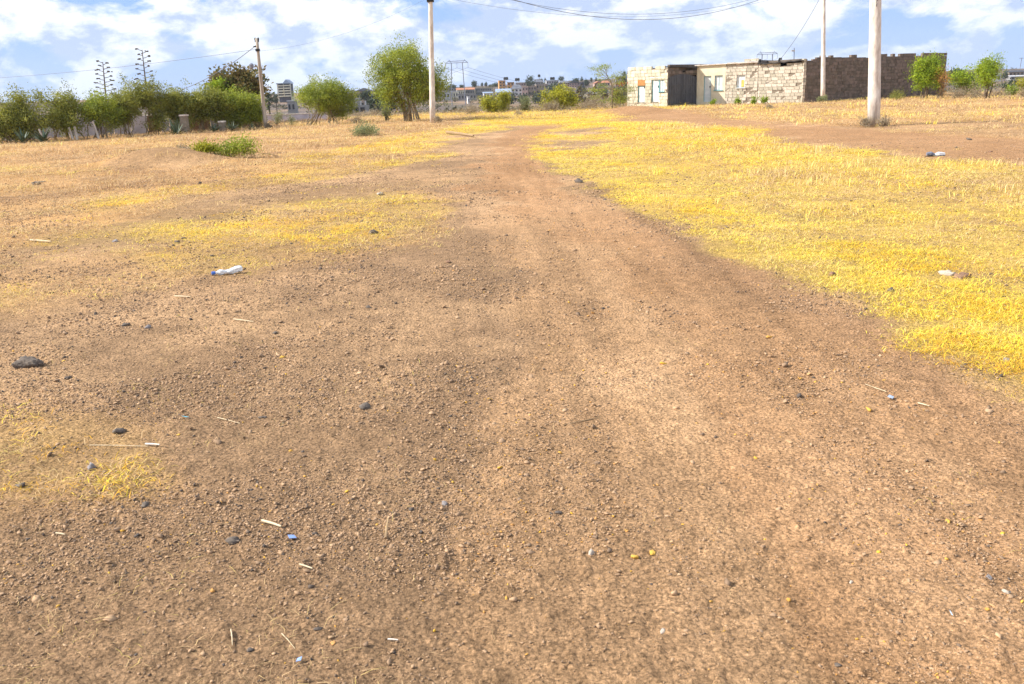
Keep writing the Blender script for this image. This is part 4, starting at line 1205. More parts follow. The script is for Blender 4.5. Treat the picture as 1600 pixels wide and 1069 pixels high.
shrub('ground_plant', 'grey-green sprawling plant on the grass left of the track, near the small tree foot', 'plant', 574, 213, g[1], 78, 11, M['leaf_grey'], M['bark'], 513, stems=12, nb=40, per=44, l=0.06, wd=0.012, lo=0.02, spread=0.09, basew=0.30, base_r=0.008)

# agaves
def agave(px, py, D, h, label, n_=22, seed=0):
    r = np.random.default_rng(seed); p = at(px, py, D); z = gz(p[0], p[1])
    root = empty('agave_plant', (p[0], p[1], z), label, 'agave', 'agaves at the foot of the hedge')
    for k in range(n_):
        a = k * 2.4 + r.uniform(-.2, .2); el = r.uniform(0.35, 1.35); L_ = h * r.uniform(0.75, 1.1) ; wd = h * 0.06
        d = np.array([math.cos(a) * math.cos(el), math.sin(a) * math.cos(el), math.sin(el)]); s = np.array([-math.sin(a), math.cos(a), 0]) * wd
        u = np.cross(d, s); u = u / np.linalg.norm(u) * wd * 0.35
        b = d * 0.03; m_ = d * L_ * 0.45; t = d * L_ - np.array([0, 0, L_ * 0.10])
        mb = MB(); mb.add([b - s * .7, b + s * .7, b - u, m_ - s, m_ + s, m_ - u, t], [(0, 3, 5, 2), (2, 5, 4, 1), (0, 1, 4, 3), (3, 6, 5), (5, 6, 4), (3, 4, 6)])
        mb.build('leaf', M['agave'], root)
for k, (px, py, D, h, lab) in enumerate([(36, 219, 40.2, 0.85, 'large dark agave at the far left foot of the hedge'), (68, 218, 40.6, 0.9, 'agave beside the first white post'), (275, 204, 44.2, 0.95, 'tall bluish agave in front of the pale wall panel'), (334, 201, 45.8, 0.7, 'agave right of the square pillar, under the hedge'), (362, 200, 46.4, 0.65, 'small agave left of the leaning timber pole'), (392, 199, 47, 0.55, 'last little agave next to the leaning timber pole')]):
    agave(px, py, D, h, lab, seed=k)
def stalk(px, py, D, toppx, toppy, label, seed, ntier):
    r = np.random.default_rng(seed); p = at(px, py, D); z = gz(p[0], p[1]); t = at(toppx, toppy, D)
    top = np.array([t[0] - p[0], 0, t[2] - z]); root = empty('agave_stalk', (p[0], p[1], z), label, 'agave stalk', 'dry agave flower stalks behind the hedge')
    mb = MB(); mb.tube([top * f for f in np.linspace(0, 1, 8)], [0.07 * (1 - 0.75 * f) for f in np.linspace(0, 1, 8)], 6); mb.build('stem', M['bark_dark'], root)
    for k in range(ntier):
        f = 0.52 + 0.47 * k / (ntier - 1); L_ = 0.46 * (1 - 0.62 * (f - 0.52) / 0.48) + 0.05
        c = top * f; a = (0 if k % 2 else math.pi) + r.uniform(-0.7, 0.7)
        e = c + np.array([math.cos(a) * L_, math.sin(a) * L_, 0.10])
        mb = MB(); mb.tube([c, (c + e) / 2 - np.array([0, 0, 0.02]), e], [0.018, 0.014, 0.010], 4)
        for q in range(5):
            d = e + r.normal(size=3) * np.array([0.05, 0.05, 0.012]); mb.box(d - 0.03, d + np.array([0.03, 0.03, 0.02]))
        mb.build('flower_branch', M['bark_dark'], root)
stalk(171, 212, 48, 160.5, 97, 'shorter dry agave flower stalk, leftmost above the hedge', 1, 17)
stalk(236, 208, 49, 222, 78, 'taller dry agave flower stalk, second above the hedge', 2, 17)
# mast with a round head behind the brown-podded tree
p = at(395, 185, 75); t = at(393, 104, 75); z = gz(p[0], p[1])
root = empty('lamp_mast', (p[0], p[1], z), 'thin mast with a rounded head above the brown-podded tree', 'mast')
mb = MB(); mb.tube([(0, 0, 0), (t[0] - p[0], 0, t[2] - z)], 0.04, 6); mb.build('pole', M['steel'], root)
mb = MB(); c = np.array([t[0] - p[0], 0, t[2] - z]); mb.tube([c + np.array([0, 0, k]) for k in (-.2, -.1, .15, .25)], [0.05, 0.17, 0.19, 0.08], 8); mb.build('lamp_head', M['steel'], root)

# ------------------------------------------------------------------ wall behind the hedge
pan = [(0, 30, 'grey_sheet', 26), (30, 70, 'grey_sheet', 27), (70, 108, 'lilac_wall', 26), (108, 150, 'lilac_wall', 28), (150, 178, 'grey_sheet', 28), (178, 205, 'lilac_wall', 27), (205, 232, 'lilac_wall', 26), (232, 252, 'brown_sheet', 25), (252, 266, 'lilac_wall', 16), (266, 290, 'lilac_wall', 36), (296, 330, 'brown_sheet', 30), (330, 372, 'grey_sheet', 22), (372, 412, 'brown_sheet', 22)]
root = empty('sheet_fence', (at(0, 215, 44)[0], 44, 0), 'patchy fence of lilac, grey and rusty sheets behind the hedge', 'fence')
ox, oy = root.location.x, root.location.y
def fence_line(px): 
    D = 44.2 + 7.2 * px / 412
    return at(px, 200, D)
for (x0_, x1_, mk, hp) in pan:
    a = fence_line(x0_); b2 = fence_line(x1_); za = gz(a[0], a[1]); zb2 = gz(b2[0], b2[1])
    hgt = hp * a[1] / FPX * 1.05
    L_ = math.hypot(b2[0] - a[0], b2[1] - a[1]) - 0.02
    mb = MB(); nn = max(2, int(L_ / 0.11))
    for k in range(nn):
        d = 0.0 if k % 2 else 0.018
        mb.box((L_ * k / nn, d, -0.1), (L_ * (k + 1) / nn, d + 0.015, hgt))
    o = mb.build('fence_sheet', M[mk], root)
    o.matrix_local = Matrix.Translation((a[0] - ox, a[1] - oy, min(za, zb2))) @ Matrix.Rotation(math.atan2(b2[1] - a[1], b2[0] - a[0]), 4, 'Z')
def fpost(px, py, D, hp, lean, rad, label, m_='post', name='fence_post', sq=False):
    p = at(px, py, D); z = gz(p[0], p[1]); h = hp * D / FPX
    root = empty(name, (p[0], p[1], z), label, 'post', 'posts along the hedge')
    mb = MB()
    if sq:
        mb.box((-rad, -rad, -0.1), (rad, rad, h)); mb.build('shaft', M[m_], root)
        mb = MB(); mb.box((-rad * 1.15, -rad * 1.15, h), (rad * 1.15, rad * 1.15, h + 0.07)); mb.build('cap', M['concrete'], root)
    else:
        mb.tube([(0, 0, -0.1), (lean * 0.5, 0, h * 0.5), (lean, 0, h)], [rad, rad * .9, rad * .75], 7); mb.build('shaft', M[m_], root)
fpost(69, 218, 41.3, 20, -0.15, 0.05, 'short bleached post by the agave at the far left of the hedge')
fpost(114, 214, 42.6, 19, -0.12, 0.06, 'bleached post under the dark bush, leftmost of two close together')
fpost(120, 213, 42.7, 20, -0.04, 0.07, 'bleached post under the dark bush, rightmost of two close together')
fpost(154, 211, 43.2, 26, -0.18, 0.06, 'leaning white post standing in the first gap of the hedge')
fpost(290, 204, 45.6, 26, 0, 0.16, 'square stone pillar with a pale cap in the hedge', 'mortar', 'stone_pillar', True)
fpost(348, 200, 46.6, 14, 0, 0.14, 'low square stone stump between the agaves', 'mortar', 'stone_pillar', True)
# low pale wall beyond the timber pole
a = at(417, 196, 60); b2 = at(512, 196, 60)
root = empty('low_wall', (a[0], a[1], gz(a[0], a[1])), 'low pale lilac wall right of the leaning timber pole', 'wall')
htop = at(460, 177.5, 60)[2] - root.location.z
mb = MB(); n_ = 6; L_ = b2[0] - a[0]
mb.box((0, 0, -0.6), (L_, 0.18, htop - 0.05)); mb.build('wall_body', M['lilac_wall'], root)
mb = MB(); mb.box((-0.03, -0.03, htop - 0.05), (L_ + 0.03, 0.21, htop)); mb.build('coping', M['concrete'], root)

# ------------------------------------------------------------------ the town on the far slope
MH = {
 'orange': mat('orange render', (0.66, 0.36, 0.14), (0.52, 0.27, 0.10), 0.4, bump=0), 'white': mat('white render', (0.62, 0.62, 0.62), (0.46, 0.46, 0.48), 0.4, bump=0),
 'grey': mat('grey block render', (0.30, 0.29, 0.28), (0.22, 0.21, 0.20), 0.5, bump=0), 'tan': mat('tan stone render', (0.38, 0.30, 0.23), (0.28, 0.22, 0.17), 0.5, bump=0),
 'pink': mat('pinkish render', (0.48, 0.33, 0.29), (0.36, 0.25, 0.22), 0.5, bump=0), 'cream': mat('cream render', (0.66, 0.62, 0.48), (0.52, 0.48, 0.36), 0.4, bump=0),
 'dark': mat('dark block', (0.09, 0.09, 0.11), (0.06, 0.06, 0.08), 0.5, bump=0), 'bluegrey': mat('blue grey roof sheets', (0.30, 0.38, 0.50), (0.22, 0.28, 0.38), 0.4, rough=0.5, bump=0),
 'greyroof': mat('grey roof tiles', (0.17, 0.18, 0.21), (0.12, 0.125, 0.15), 0.5, bump=0), 'redroof': mat('orange red roof', (0.48, 0.22, 0.12), (0.34, 0.15, 0.09), 0.5, bump=0),
 'darkroof': mat('dark roof sheets', (0.07, 0.075, 0.085), (0.05, 0.05, 0.06), 0.5, bump=0), 'palegrey': mat('pale grey render', (0.46, 0.46, 0.47), (0.34, 0.34, 0.36), 0.4, bump=0)}
def house(label, xl, xr, yt, yb, D, wall, roof, kind='flat', floors=1, nwin=3, tanks=(), roofy=None, depth=None, name='town_house', cat='house'):
    a = at(xl, yb, D); b2 = at(xr, yb, D); top = at((xl + xr) / 2, yt, D)[2]
    cx_ = (a[0] + b2[0]) / 2; zg = gz(cx_, D); zb_ = min(zg, (a[2] + b2[2]) / 2) 
    wd = (b2[0] - a[0]); dp = depth or max(5.0, wd * 0.6); ht = top - zb_
    root = empty(name, (cx_, D, zb_), label, cat, 'houses of the town on the far slope', rz=random.uniform(-0.12, 0.12))
    rh = 0 if kind == 'flat' else (roofy - yt) * D / FPX if roofy else ht * 0.3
    wh = ht - rh
    mb = MB(); mb.box((-wd / 2, 0, -1.0), (wd / 2, dp, wh)); mb.build('walls', MH[wall], root)
    e = 0.35
    mb = MB()
    if kind == 'flat':
        mb.box((-wd / 2 - .15, -.15, wh), (wd / 2 + .15, dp + .15, wh + 0.25))
    elif kind == 'gable':
        vs = [(-wd / 2 - e, -e, wh), (wd / 2 + e, -e, wh), (wd / 2 + e, dp + e, wh), (-wd / 2 - e, dp + e, wh), (0, -e, wh + rh), (0, dp + e, wh + rh)]
        mb.add(vs, [(0, 1, 4), (2, 3, 5), (0, 4, 5, 3), (1, 2, 5, 4), (0, 3, 2, 1)])
    elif kind == 'shed':
        vs = [(-wd / 2 - e, -e, wh), (wd / 2 + e, -e, wh), (wd / 2 + e, dp + e, wh + rh), (-wd / 2 - e, dp + e, wh + rh)]
        mb.add(vs + [(p[0], p[1], p[2] + .12) for p in vs], [(0, 3, 2, 1), (4, 5, 6, 7), (0, 1, 5, 4), (1, 2, 6, 5), (2, 3, 7, 6), (3, 0, 4, 7)])
    else:
        q = wd * 0.28
        vs = [(-wd / 2 - e, -e, wh), (wd / 2 + e, -e, wh), (wd / 2 + e, dp + e, wh), (-wd / 2 - e, dp + e, wh), (-q, dp / 2, wh + rh), (q, dp / 2, wh + rh)]
        mb.add(vs, [(0, 1, 5, 4), (1, 2, 5), (2, 3, 4, 5), (3, 0, 4), (0, 3, 2, 1)])
    mb.build('roof', MH[roof], root)
    fh = min(wh / floors, 3.2)
    for fl in range(floors):
        zc = wh - fh * (floors - fl) + fh * 0.3
        for k in range(nwin):
            xw = -wd / 2 + wd * (k + 0.5) / nwin; ww = min(wd / nwin * 0.5, 1.8)
            mb = MB()
            mb.box((xw - ww / 2, -0.04, zc), (xw + ww / 2, 0.02, zc + fh * 0.45)); o = mb.build('window', M['glass_dark'], root)
            mb = MB(); mb.box((xw - ww / 2 - .1, -0.12, zc - 0.12), (xw + ww / 2 + .1, -0.0, zc)); mb.build('sill', MH['palegrey'], o)
    for (tx_, th_) in tanks:
        tp = at(tx_, 0, D)[0] - cx_
        mb = MB(); mb.tube([(tp, dp * .4, wh + .25), (tp, dp * .4, wh + th_)], 0.12, 5)
        mb.box((tp - .7, dp * .4 - .7, wh + th_ - .1), (tp + .7, dp * .4 + .7, wh + th_)); o = mb.build('tank_stand', MH['grey'], root)
        mb = MB(); mb.tube([(tp, dp * .4, wh + th_), (tp, dp * .4, wh + th_ + 1.3), (tp, dp * .4, wh + th_ + 1.6)], [0.85, 0.85, 0.35], 10); mb.build('water_tank', M['black'], o)
    return root
T = [
 ('orange block, widest and tallest orange one, with two black tanks', 780, 790, 126.5, 138, 560, 'orange', 'orange', dict(floors=3, nwin=2, tanks=[(785.3, .6), (788.6, .6)])),
 ('lower orange block just right of the tall orange one', 793, 803, 129, 138, 566, 'orange', 'grey', dict(floors=2, nwin=2, tanks=[(802.5, .9), (806, .9)])),
 ('white house with a blue-grey hipped roof under the orange blocks', 799, 816, 132, 149, 500, 'white', 'greyroof', dict(kind='hip', roofy=138, nwin=3, floors=2)),
 ('pinkish tan annex joined right of the blue-grey hipped house', 816, 825, 136, 149, 498, 'pink', 'tan', dict(nwin=2, floors=2)),
 ('long low shed with a blue-grey sheet roof', 775, 800, 139, 146.5, 510, 'white', 'bluegrey', dict(kind='shed', roofy=144, nwin=4)),
 ('long grey block with a row of dark upper openings, left of the blue shed', 743, 768, 138, 148, 520, 'grey', 'tan', dict(nwin=9, floors=2)),
 ('low white and teal buildings in front of the long grey block', 756, 770, 144, 150, 480, 'white', 'bluegrey', dict(kind='shed', roofy=145.5, nwin=3)),
 ('tan wall-like block below the big dark tree', 826, 838, 135, 147.5, 500, 'tan', 'tan', dict(nwin=3, floors=2)),
 ('tan block with one dark band, right of the dark tree', 838, 856, 132, 146, 505, 'tan', 'grey', dict(nwin=4, floors=2)),
 ('grey hipped house carrying a tank on a tall stand', 833, 849, 123.5, 136, 575, 'grey', 'greyroof', dict(kind='hip', roofy=128, nwin=4, floors=2, tanks=[(840, 3.0)])),
 ('pale grey building with two black tanks side by side on its roof', 854, 873, 126, 137, 570, 'palegrey', 'palegrey', dict(nwin=5, floors=2, tanks=[(859.5, .5), (863, .5)])),
 ('pinkish houses behind the hipped house', 806, 822, 128.5, 134, 590, 'pink', 'greyroof', dict(kind='shed', roofy=130, nwin=4)),
 ('reddish long house under the skyline trees, right of the tank building', 873, 890, 126, 136, 560, 'tan', 'greyroof', dict(kind='hip', roofy=129, nwin=5, floors=2)),
 ('brownish house with a broad gable left of the dark block', 889, 906, 125, 137, 555, 'pink', 'darkroof', dict(kind='gable', roofy=129.5, nwin=4, floors=2)),
 ('small near-black block on the skyline', 906.5, 913, 129, 134, 550, 'dark', 'dark', dict(nwin=1)),
 ('reddish roofed house seen left of the slim umbrella tree', 929, 941, 127, 134.5, 545, 'pink', 'redroof', dict(kind='gable', roofy=130, nwin=3)),
 ('reddish house partly behind the slim umbrella tree', 941, 953, 126, 134, 548, 'pink', 'redroof', dict(kind='hip', roofy=129, nwin=3)),
 ('dull mauve block between the umbrella tree and the stone shop', 962, 977, 120.5, 133, 540, 'grey', 'darkroof', dict(nwin=4, floors=3)),
 ('low long shed with a pale roof down the slope, left of the umbrella tree', 905, 924, 149.5, 156, 330, 'dark', 'palegrey', dict(kind='shed', roofy=152, nwin=3)),
 ('pale long shed roof beside the umbrella tree trunk', 929, 947, 144.5, 148, 400, 'grey', 'white', dict(kind='shed', roofy=147, nwin=3)),
 ('white low house nearest the tall concrete pole', 682, 692, 144.5, 151, 470, 'white', 'white', dict(nwin=2)),
 ('white low house with a black doorway left of the pylon leg', 693, 703, 144.5, 150.5, 472, 'white', 'palegrey', dict(nwin=2)),
 ('cream low wall-like house right of the pylon leg', 704, 716, 143.5, 151.5, 474, 'cream', 'palegrey', dict(nwin=3)),
 ('orange-red roofed terrace behind the pylon', 714, 728, 138, 147, 510, 'cream', 'redroof', dict(kind='shed', roofy=140.5, nwin=5)),
 ('second orange-red roofed terrace, right of the pylon', 728, 741, 137.5, 147.5, 515, 'grey', 'redroof', dict(kind='shed', roofy=140, nwin=5)),
 ('grey two-storey block left of the orange-red terrace', 694, 713, 138, 145, 540, 'grey', 'greyroof', dict(nwin=5, floors=2)),
 ('mauve grey low block below the terraces', 716, 744, 147, 152.5, 455, 'grey', 'grey', dict(nwin=6)),
 ('small white hut on the bare slope under the pylon', 731, 734, 152, 157.5, 400, 'white', 'white', dict(nwin=1)),
 ('brown gabled house left of the feathery tree', 556, 582, 137.5, 153, 330, 'tan', 'greyroof', dict(kind='gable', roofy=142, nwin=4, floors=2)),
 ('hipped dark-roofed house left of the brown gabled one', 539, 554, 142.5, 150.5, 335, 'tan', 'darkroof', dict(kind='hip', roofy=145.5, nwin=3)),
 ('house with a long dark roof on the skyline at the right edge', 1576, 1606, 110, 117, 470, 'tan', 'darkroof', dict(kind='shed', roofy=112.5, nwin=5)),
 ('tiny white shed left of the skyline house, at the right', 1553, 1564, 114.5, 119, 420, 'white', 'white', dict(kind='shed', roofy=116, nwin=2)),
 ('low grey house under the skyline house at the right', 1580, 1604, 118, 122, 430, 'grey', 'palegrey', dict(kind='shed', roofy=119.5, nwin=4)),
 ('pale little house at the foot of the unfinished flats', 449, 461, 158.5, 162, 260, 'grey', 'palegrey', dict(nwin=2)),
]
for (lab, xl, xr, yt, yb, D, wl, rf, kw) in T: house(lab, xl, xr, yt, yb, D, wl, rf, **kw)
# grey unfinished frame nearer by
D = 150; a = at(541, 174, D); z = gz(a[0] + 2, D); b2 = at(572, 174, D)
root = empty('unfinished_house', (a[0], D, z), 'grey unfinished concrete house left of the feathery tree', 'house')
wd = b2[0] - a[0]; zt = at(556, 165, D)[2] - z; zt2 = at(556, 154, D)[2] - z
mb = MB(); mb.box((0, 0, -1.5), (wd, 4, zt)); mb.build('walls', MH['grey'], root)
mb = MB(); mb.box((wd * .25, 0.3, zt), (wd * .62, 3.5, zt2)); mb.build('upper_room', MH['grey'], root)
for k in range(5):
    mb = MB(); x = wd * (.02 + .235 * k); mb.box((x, -.03, zt), (x + .22, .2, zt + (zt2 - zt) * .62)); mb.build('column', MH['palegrey'], root)
for k in range(3):
    mb = MB(); x = wd * (.12 + .3 * k); mb.box((x, -.05, zt - 1.3 if zt > 1.5 else .1), (x + .7, .02, zt - .3)); mb.build('window', M['glass_dark'], root)
# multi-storey unfinished flats
D = 500; a = at(434, 153, D); b2 = at(455, 153, D); z = min(gz((a[0] + b2[0]) / 2, D), a[2])
root = empty('block_of_flats', (a[0], D, z), 'cream unfinished block of flats with five open floors above the wide feathery bush', 'building')
wd = b2[0] - a[0]; zt = at(444, 131, D)[2] - z; zb_ = at(444, 151.5, D)[2] - z; fh = (zt - zb_) / 5
mb = MB(); mb.box((.4, 1.6, -1), (wd - .4, 9, zt)); mb.build('core_walls', MH['dark'], root)
mb = MB(); mb.box((0, 1.7, -1.02), (wd, 8.9, zb_)); mb.build('ground_floor', MH['cream'], root)
for k in range(5):
    for (x0_, x1_, dy) in ((0, wd * .45, .5), (wd * .47, wd, 0)):
        mb = MB(); mb.box((x0_, dy, zb_ + fh * k + .1), (x1_, 1.58, zb_ + fh * k + fh * .52)); mb.build('balcony', MH['cream'], root)
for x in (0, wd * .45, wd - .35):
    mb = MB(); mb.box((x, .7, zb_), (x + .33, 1.59, zt)); mb.build('column', MH['cream'], root)
mb = MB(); mb.box((-.2, 0, zt), (wd * .45, 9, zt + .35)); mb.build('roof_slab', MH['greyroof'], root)
mb = MB(); mb.add([(wd * .44, -.2, zt + .1), (wd + .3, -.2, zt + .1), (wd * .72, -.2, zt + 2.2), (wd * .44, 9, zt + .1), (wd + .3, 9, zt + .1), (wd * .72, 9, zt + 2.2)], [(0, 1, 2), (3, 5, 4), (0, 2, 5, 3), (1, 4, 5, 2), (0, 3, 4, 1)]); mb.build('gable_roof', MH['bluegrey'], root)

def ftree(label, px, yt, yb, wpx, D, tall=False, seed=0, n_=26, mt='leaf_far', name='distant_tree'):
    r = np.random.default_rng(900 + seed); p = at(px, yb, D); z = min(gz(p[0], D), p[2]); top = at(px, yt, D)[2] - z; wd = wpx * D / FPX
    root = empty(name, (p[0], D, z), label, 'tree', 'dark trees of the far slope')
    mb = MB(); mb.tube([(0, 0, -.5), (0.02 * wd, 0, top * .6), (0, 0, top * .95)], [0.03 * top, 0.02 * top, 0.005 * top], 5); mb.build('trunk', M['bark_dark'], root)
    c = r.normal(size=(n_, 3)); c /= np.linalg.norm(c, axis=1)[:, None]; c *= r.uniform(.3, 1, (n_, 1)) ** .5
    lo = (p[2] - z) / max(top, .1); lo = min(max(lo, 0.15), 0.6)
    c = c * np.array([wd * .42, wd * .35, top * (1 - lo) * .45]) + np.array([0, 0, top * (1 + lo) / 2])
    if tall: c[:, 0] *= 1.15 - 0.6 * (c[:, 2] / top)
    s = wd * .10
    v, f = leaves_mesh(c, (s, s, s), 26, wd * .13, wd * .045, r)
    v[:, 2] = np.maximum(v[:, 2], 0.05)
    o = np_mesh('crown', v, f, M[mt]); o.parent = root
FT = [
 ('dark tree on the skyline just right of the second pylon leg, with a flag-like top', 741, 126, 137, 9, 600, 0), ('slim dark tree, left of two together on the skyline', 753.5, 129, 136, 4, 600, 1), ('dark bushy tree, right of two together on the skyline', 759.5, 128, 136, 5.5, 600, 1),
 ('low dark tree cluster left of the orange blocks', 774, 131.5, 137, 12, 600, 0), ('small round dark tree left of the low cluster', 766, 132, 137, 5, 605, 0), ('big wind-swept dark tree in the middle of the town', 829, 118.5, 137, 15, 540, 0), ('small dark tree behind the tank on the stand', 844, 123, 132, 8, 610, 0),
 ('fine dark tree left of the building with two tanks', 852, 121, 130, 4, 610, 1), ('leaning dark tree on the skyline right of the building with two tanks', 877, 118, 130, 8, 600, 0), ('pale dark-tipped tree above the near-black block', 909, 119, 130, 5, 600, 1), ('round dark green tree right of the near-black block', 916, 124, 138, 10, 560, 0),
 ('thin tree left of the tallest tier of the umbrella tree', 924, 120.5, 130, 5, 600, 1), ('small dark tree between thin tree and umbrella tree', 931, 120, 129, 4, 600, 1), ('tall ragged dark tree beside the left corner of the stone shop', 976, 110, 133, 11, 300, 1), ('low dark tree above the brown gable house', 899, 124, 130, 12, 590, 0),
 ('flat dark tree left of the pylon on the skyline', 706, 134.5, 140, 14, 600, 0), ('dark tree behind the terraces, between the pylon legs', 722, 133, 139, 8, 600, 0), ('large dark green tree left behind the feathery tree', 592, 148, 172, 34, 170, 0), ('dark green tree behind the brown gabled house', 572, 142, 158, 18, 260, 0),
 ('dark bush row right of the unfinished grey house', 606, 152, 174, 26, 165, 0), ('dark tree right of the leaning timber pole, beyond the hedge', 420, 142, 166, 14, 150, 0), ('dim tree at the left foot of the unfinished flats', 431, 147, 158, 10, 260, 0), ('wide dark tree beyond the right end of the dark wall', 1493, 109.5, 122, 24, 380, 0),
 ('dark tree between the low round bush and the lime green tree', 1517, 113, 126, 12, 300, 0), ('pale tree by the white shed on the right skyline', 1570, 111, 124, 10, 400, 0), ('rounded olive tree in the dip right of the lime green tree', 1578, 128, 140, 26, 170, 0), ('olive tree below the long shed, left of the umbrella tree', 868, 132, 150, 24, 480, 0),
 ('green-brown tree below the near-black block', 908, 136, 148, 16, 460, 0), ('dark green tree below the pinkish gable', 940, 136, 150, 20, 400, 0), ('dark thicket between the umbrella tree and the shop', 968, 136, 156, 26, 250, 0), ('dark green bush on the slope behind the slim yellow-green bush', 795, 147, 162, 22, 330, 0), ('dark bush on the slope right of the slim yellow-green bush', 818, 149, 160, 18, 350, 0), ('dim bush under the tan block', 845, 148, 160, 26, 340, 0)]
for k, (lab, px, yt, yb, wp, D, tl) in enumerate(FT): ftree(lab, px, yt, yb, wp, D, bool(tl), k, 34)

# scrub covering the valley and the far slope
sx_, sy_ = [], []
r = np.random.default_rng(77)
n_ = 2600
Rr = 80 + 540 * r.random(n_) ** 0.8; aa = np.radians(r.uniform(-33, 33, n_))
bx = Rr * np.sin(aa); by = Rr * np.cos(aa)
kp = fbm(bx, by, 40, 3, 201) > 0.46
bx, by = bx[kp], by[kp]; bz = terrain(bx, by)
cs_ = np.repeat(np.stack([bx, by, bz], 1), 4, 0); sz = np.repeat(r.uniform(0.5, 1.6, len(bx)), 4)
cs_ = cs_ + r.normal(size=cs_.shape) * sz[:, None] * np.array([.8, .8, .2]) + np.array([0, 0, .5]) * sz[:, None]
v, f = leaves_mesh(cs_, (.45, .45, .28), 9, .8, .22, r)
o = np_mesh('valley_scrub', v, f, leaf_mat('dull scrub', (0.17, 0.14, 0.08), (0.07, 0.075, 0.045), .15)); tag(o, 'dull scrub speckling the valley and the slope below the town', None, kind='stuff')
# knee-high scrub and dead grass at the brow of the field
n_ = 900; Rr = r.uniform(62, 80, n_); aa = np.radians(r.uniform(-14, 9, n_)); bx = Rr * np.sin(aa); by = Rr * np.cos(aa); bz = terrain(bx, by)
kp = fbm(bx, by, 5, 3, 205) > 0.5; bx, by, bz = bx[kp], by[kp], bz[kp]
v, f = leaves_mesh(np.stack([bx, by, bz + .15], 1), (.35, .35, .13), 46, .22, .012, r, 0.6)
o = np_mesh('brow_scrub', v, f, M['leaf_dry']); tag(o, 'dry brown scrub along the far brow of the field', None, kind='stuff')

# ------------------------------------------------------------------ stones, sticks and litter
MS = {'dark': mat('dark stone', (0.17, 0.135, 0.105), (0.085, 0.07, 0.06), 30, bump=0.5, bscale=90), 'grey': mat('grey stone', (0.30, 0.27, 0.26), (0.19, 0.17, 0.165), 30, bump=0.5, bscale=90),
      'pale': mat('pale stone', (0.55, 0.47, 0.38), (0.40, 0.33, 0.26), 30, bump=0.5, bscale=90), 'ochre': mat('ochre stone', (0.62, 0.36, 0.09), (0.45, 0.22, 0.05), 40, bump=0.4, bscale=90),
      'yellow': mat('yellow stone', (0.66, 0.42, 0.09), (0.50, 0.28, 0.05), 40, bump=0.4, bscale=90), 'brown': mat('brown stone', (0.28, 0.16, 0.10), (0.17, 0.10, 0.065), 25, bump=0.5, bscale=80)}
def tz(x, y): return float(terrain(np.array([x]), np.array([y]), True)[0])
def stone(px, py, wpx, m_, label, seed, flat=0.7, name='stone', asp=0.8, group='stones lying on the earth'):
    g = ground(px, py); D = np.linalg.norm(g - np.array([0, 0, EYE])); rad = wpx * D / FPX / 2.15
    v, f = rock_verts(2, seed, 0.16, flat); v = v * rad * np.array([1, asp, 1]); v += np.random.default_rng(seed).normal(size=v.shape) * rad * 0.09
    o = np_mesh(name, v, f, MS[m_], smooth=False); o.location = (g[0], g[1], tz(g[0], g[1]) + rad * flat * 0.35); o.rotation_euler = (0.1, -0.1, random.uniform(0, 6))
    return tag(o, label, 'stone', group)
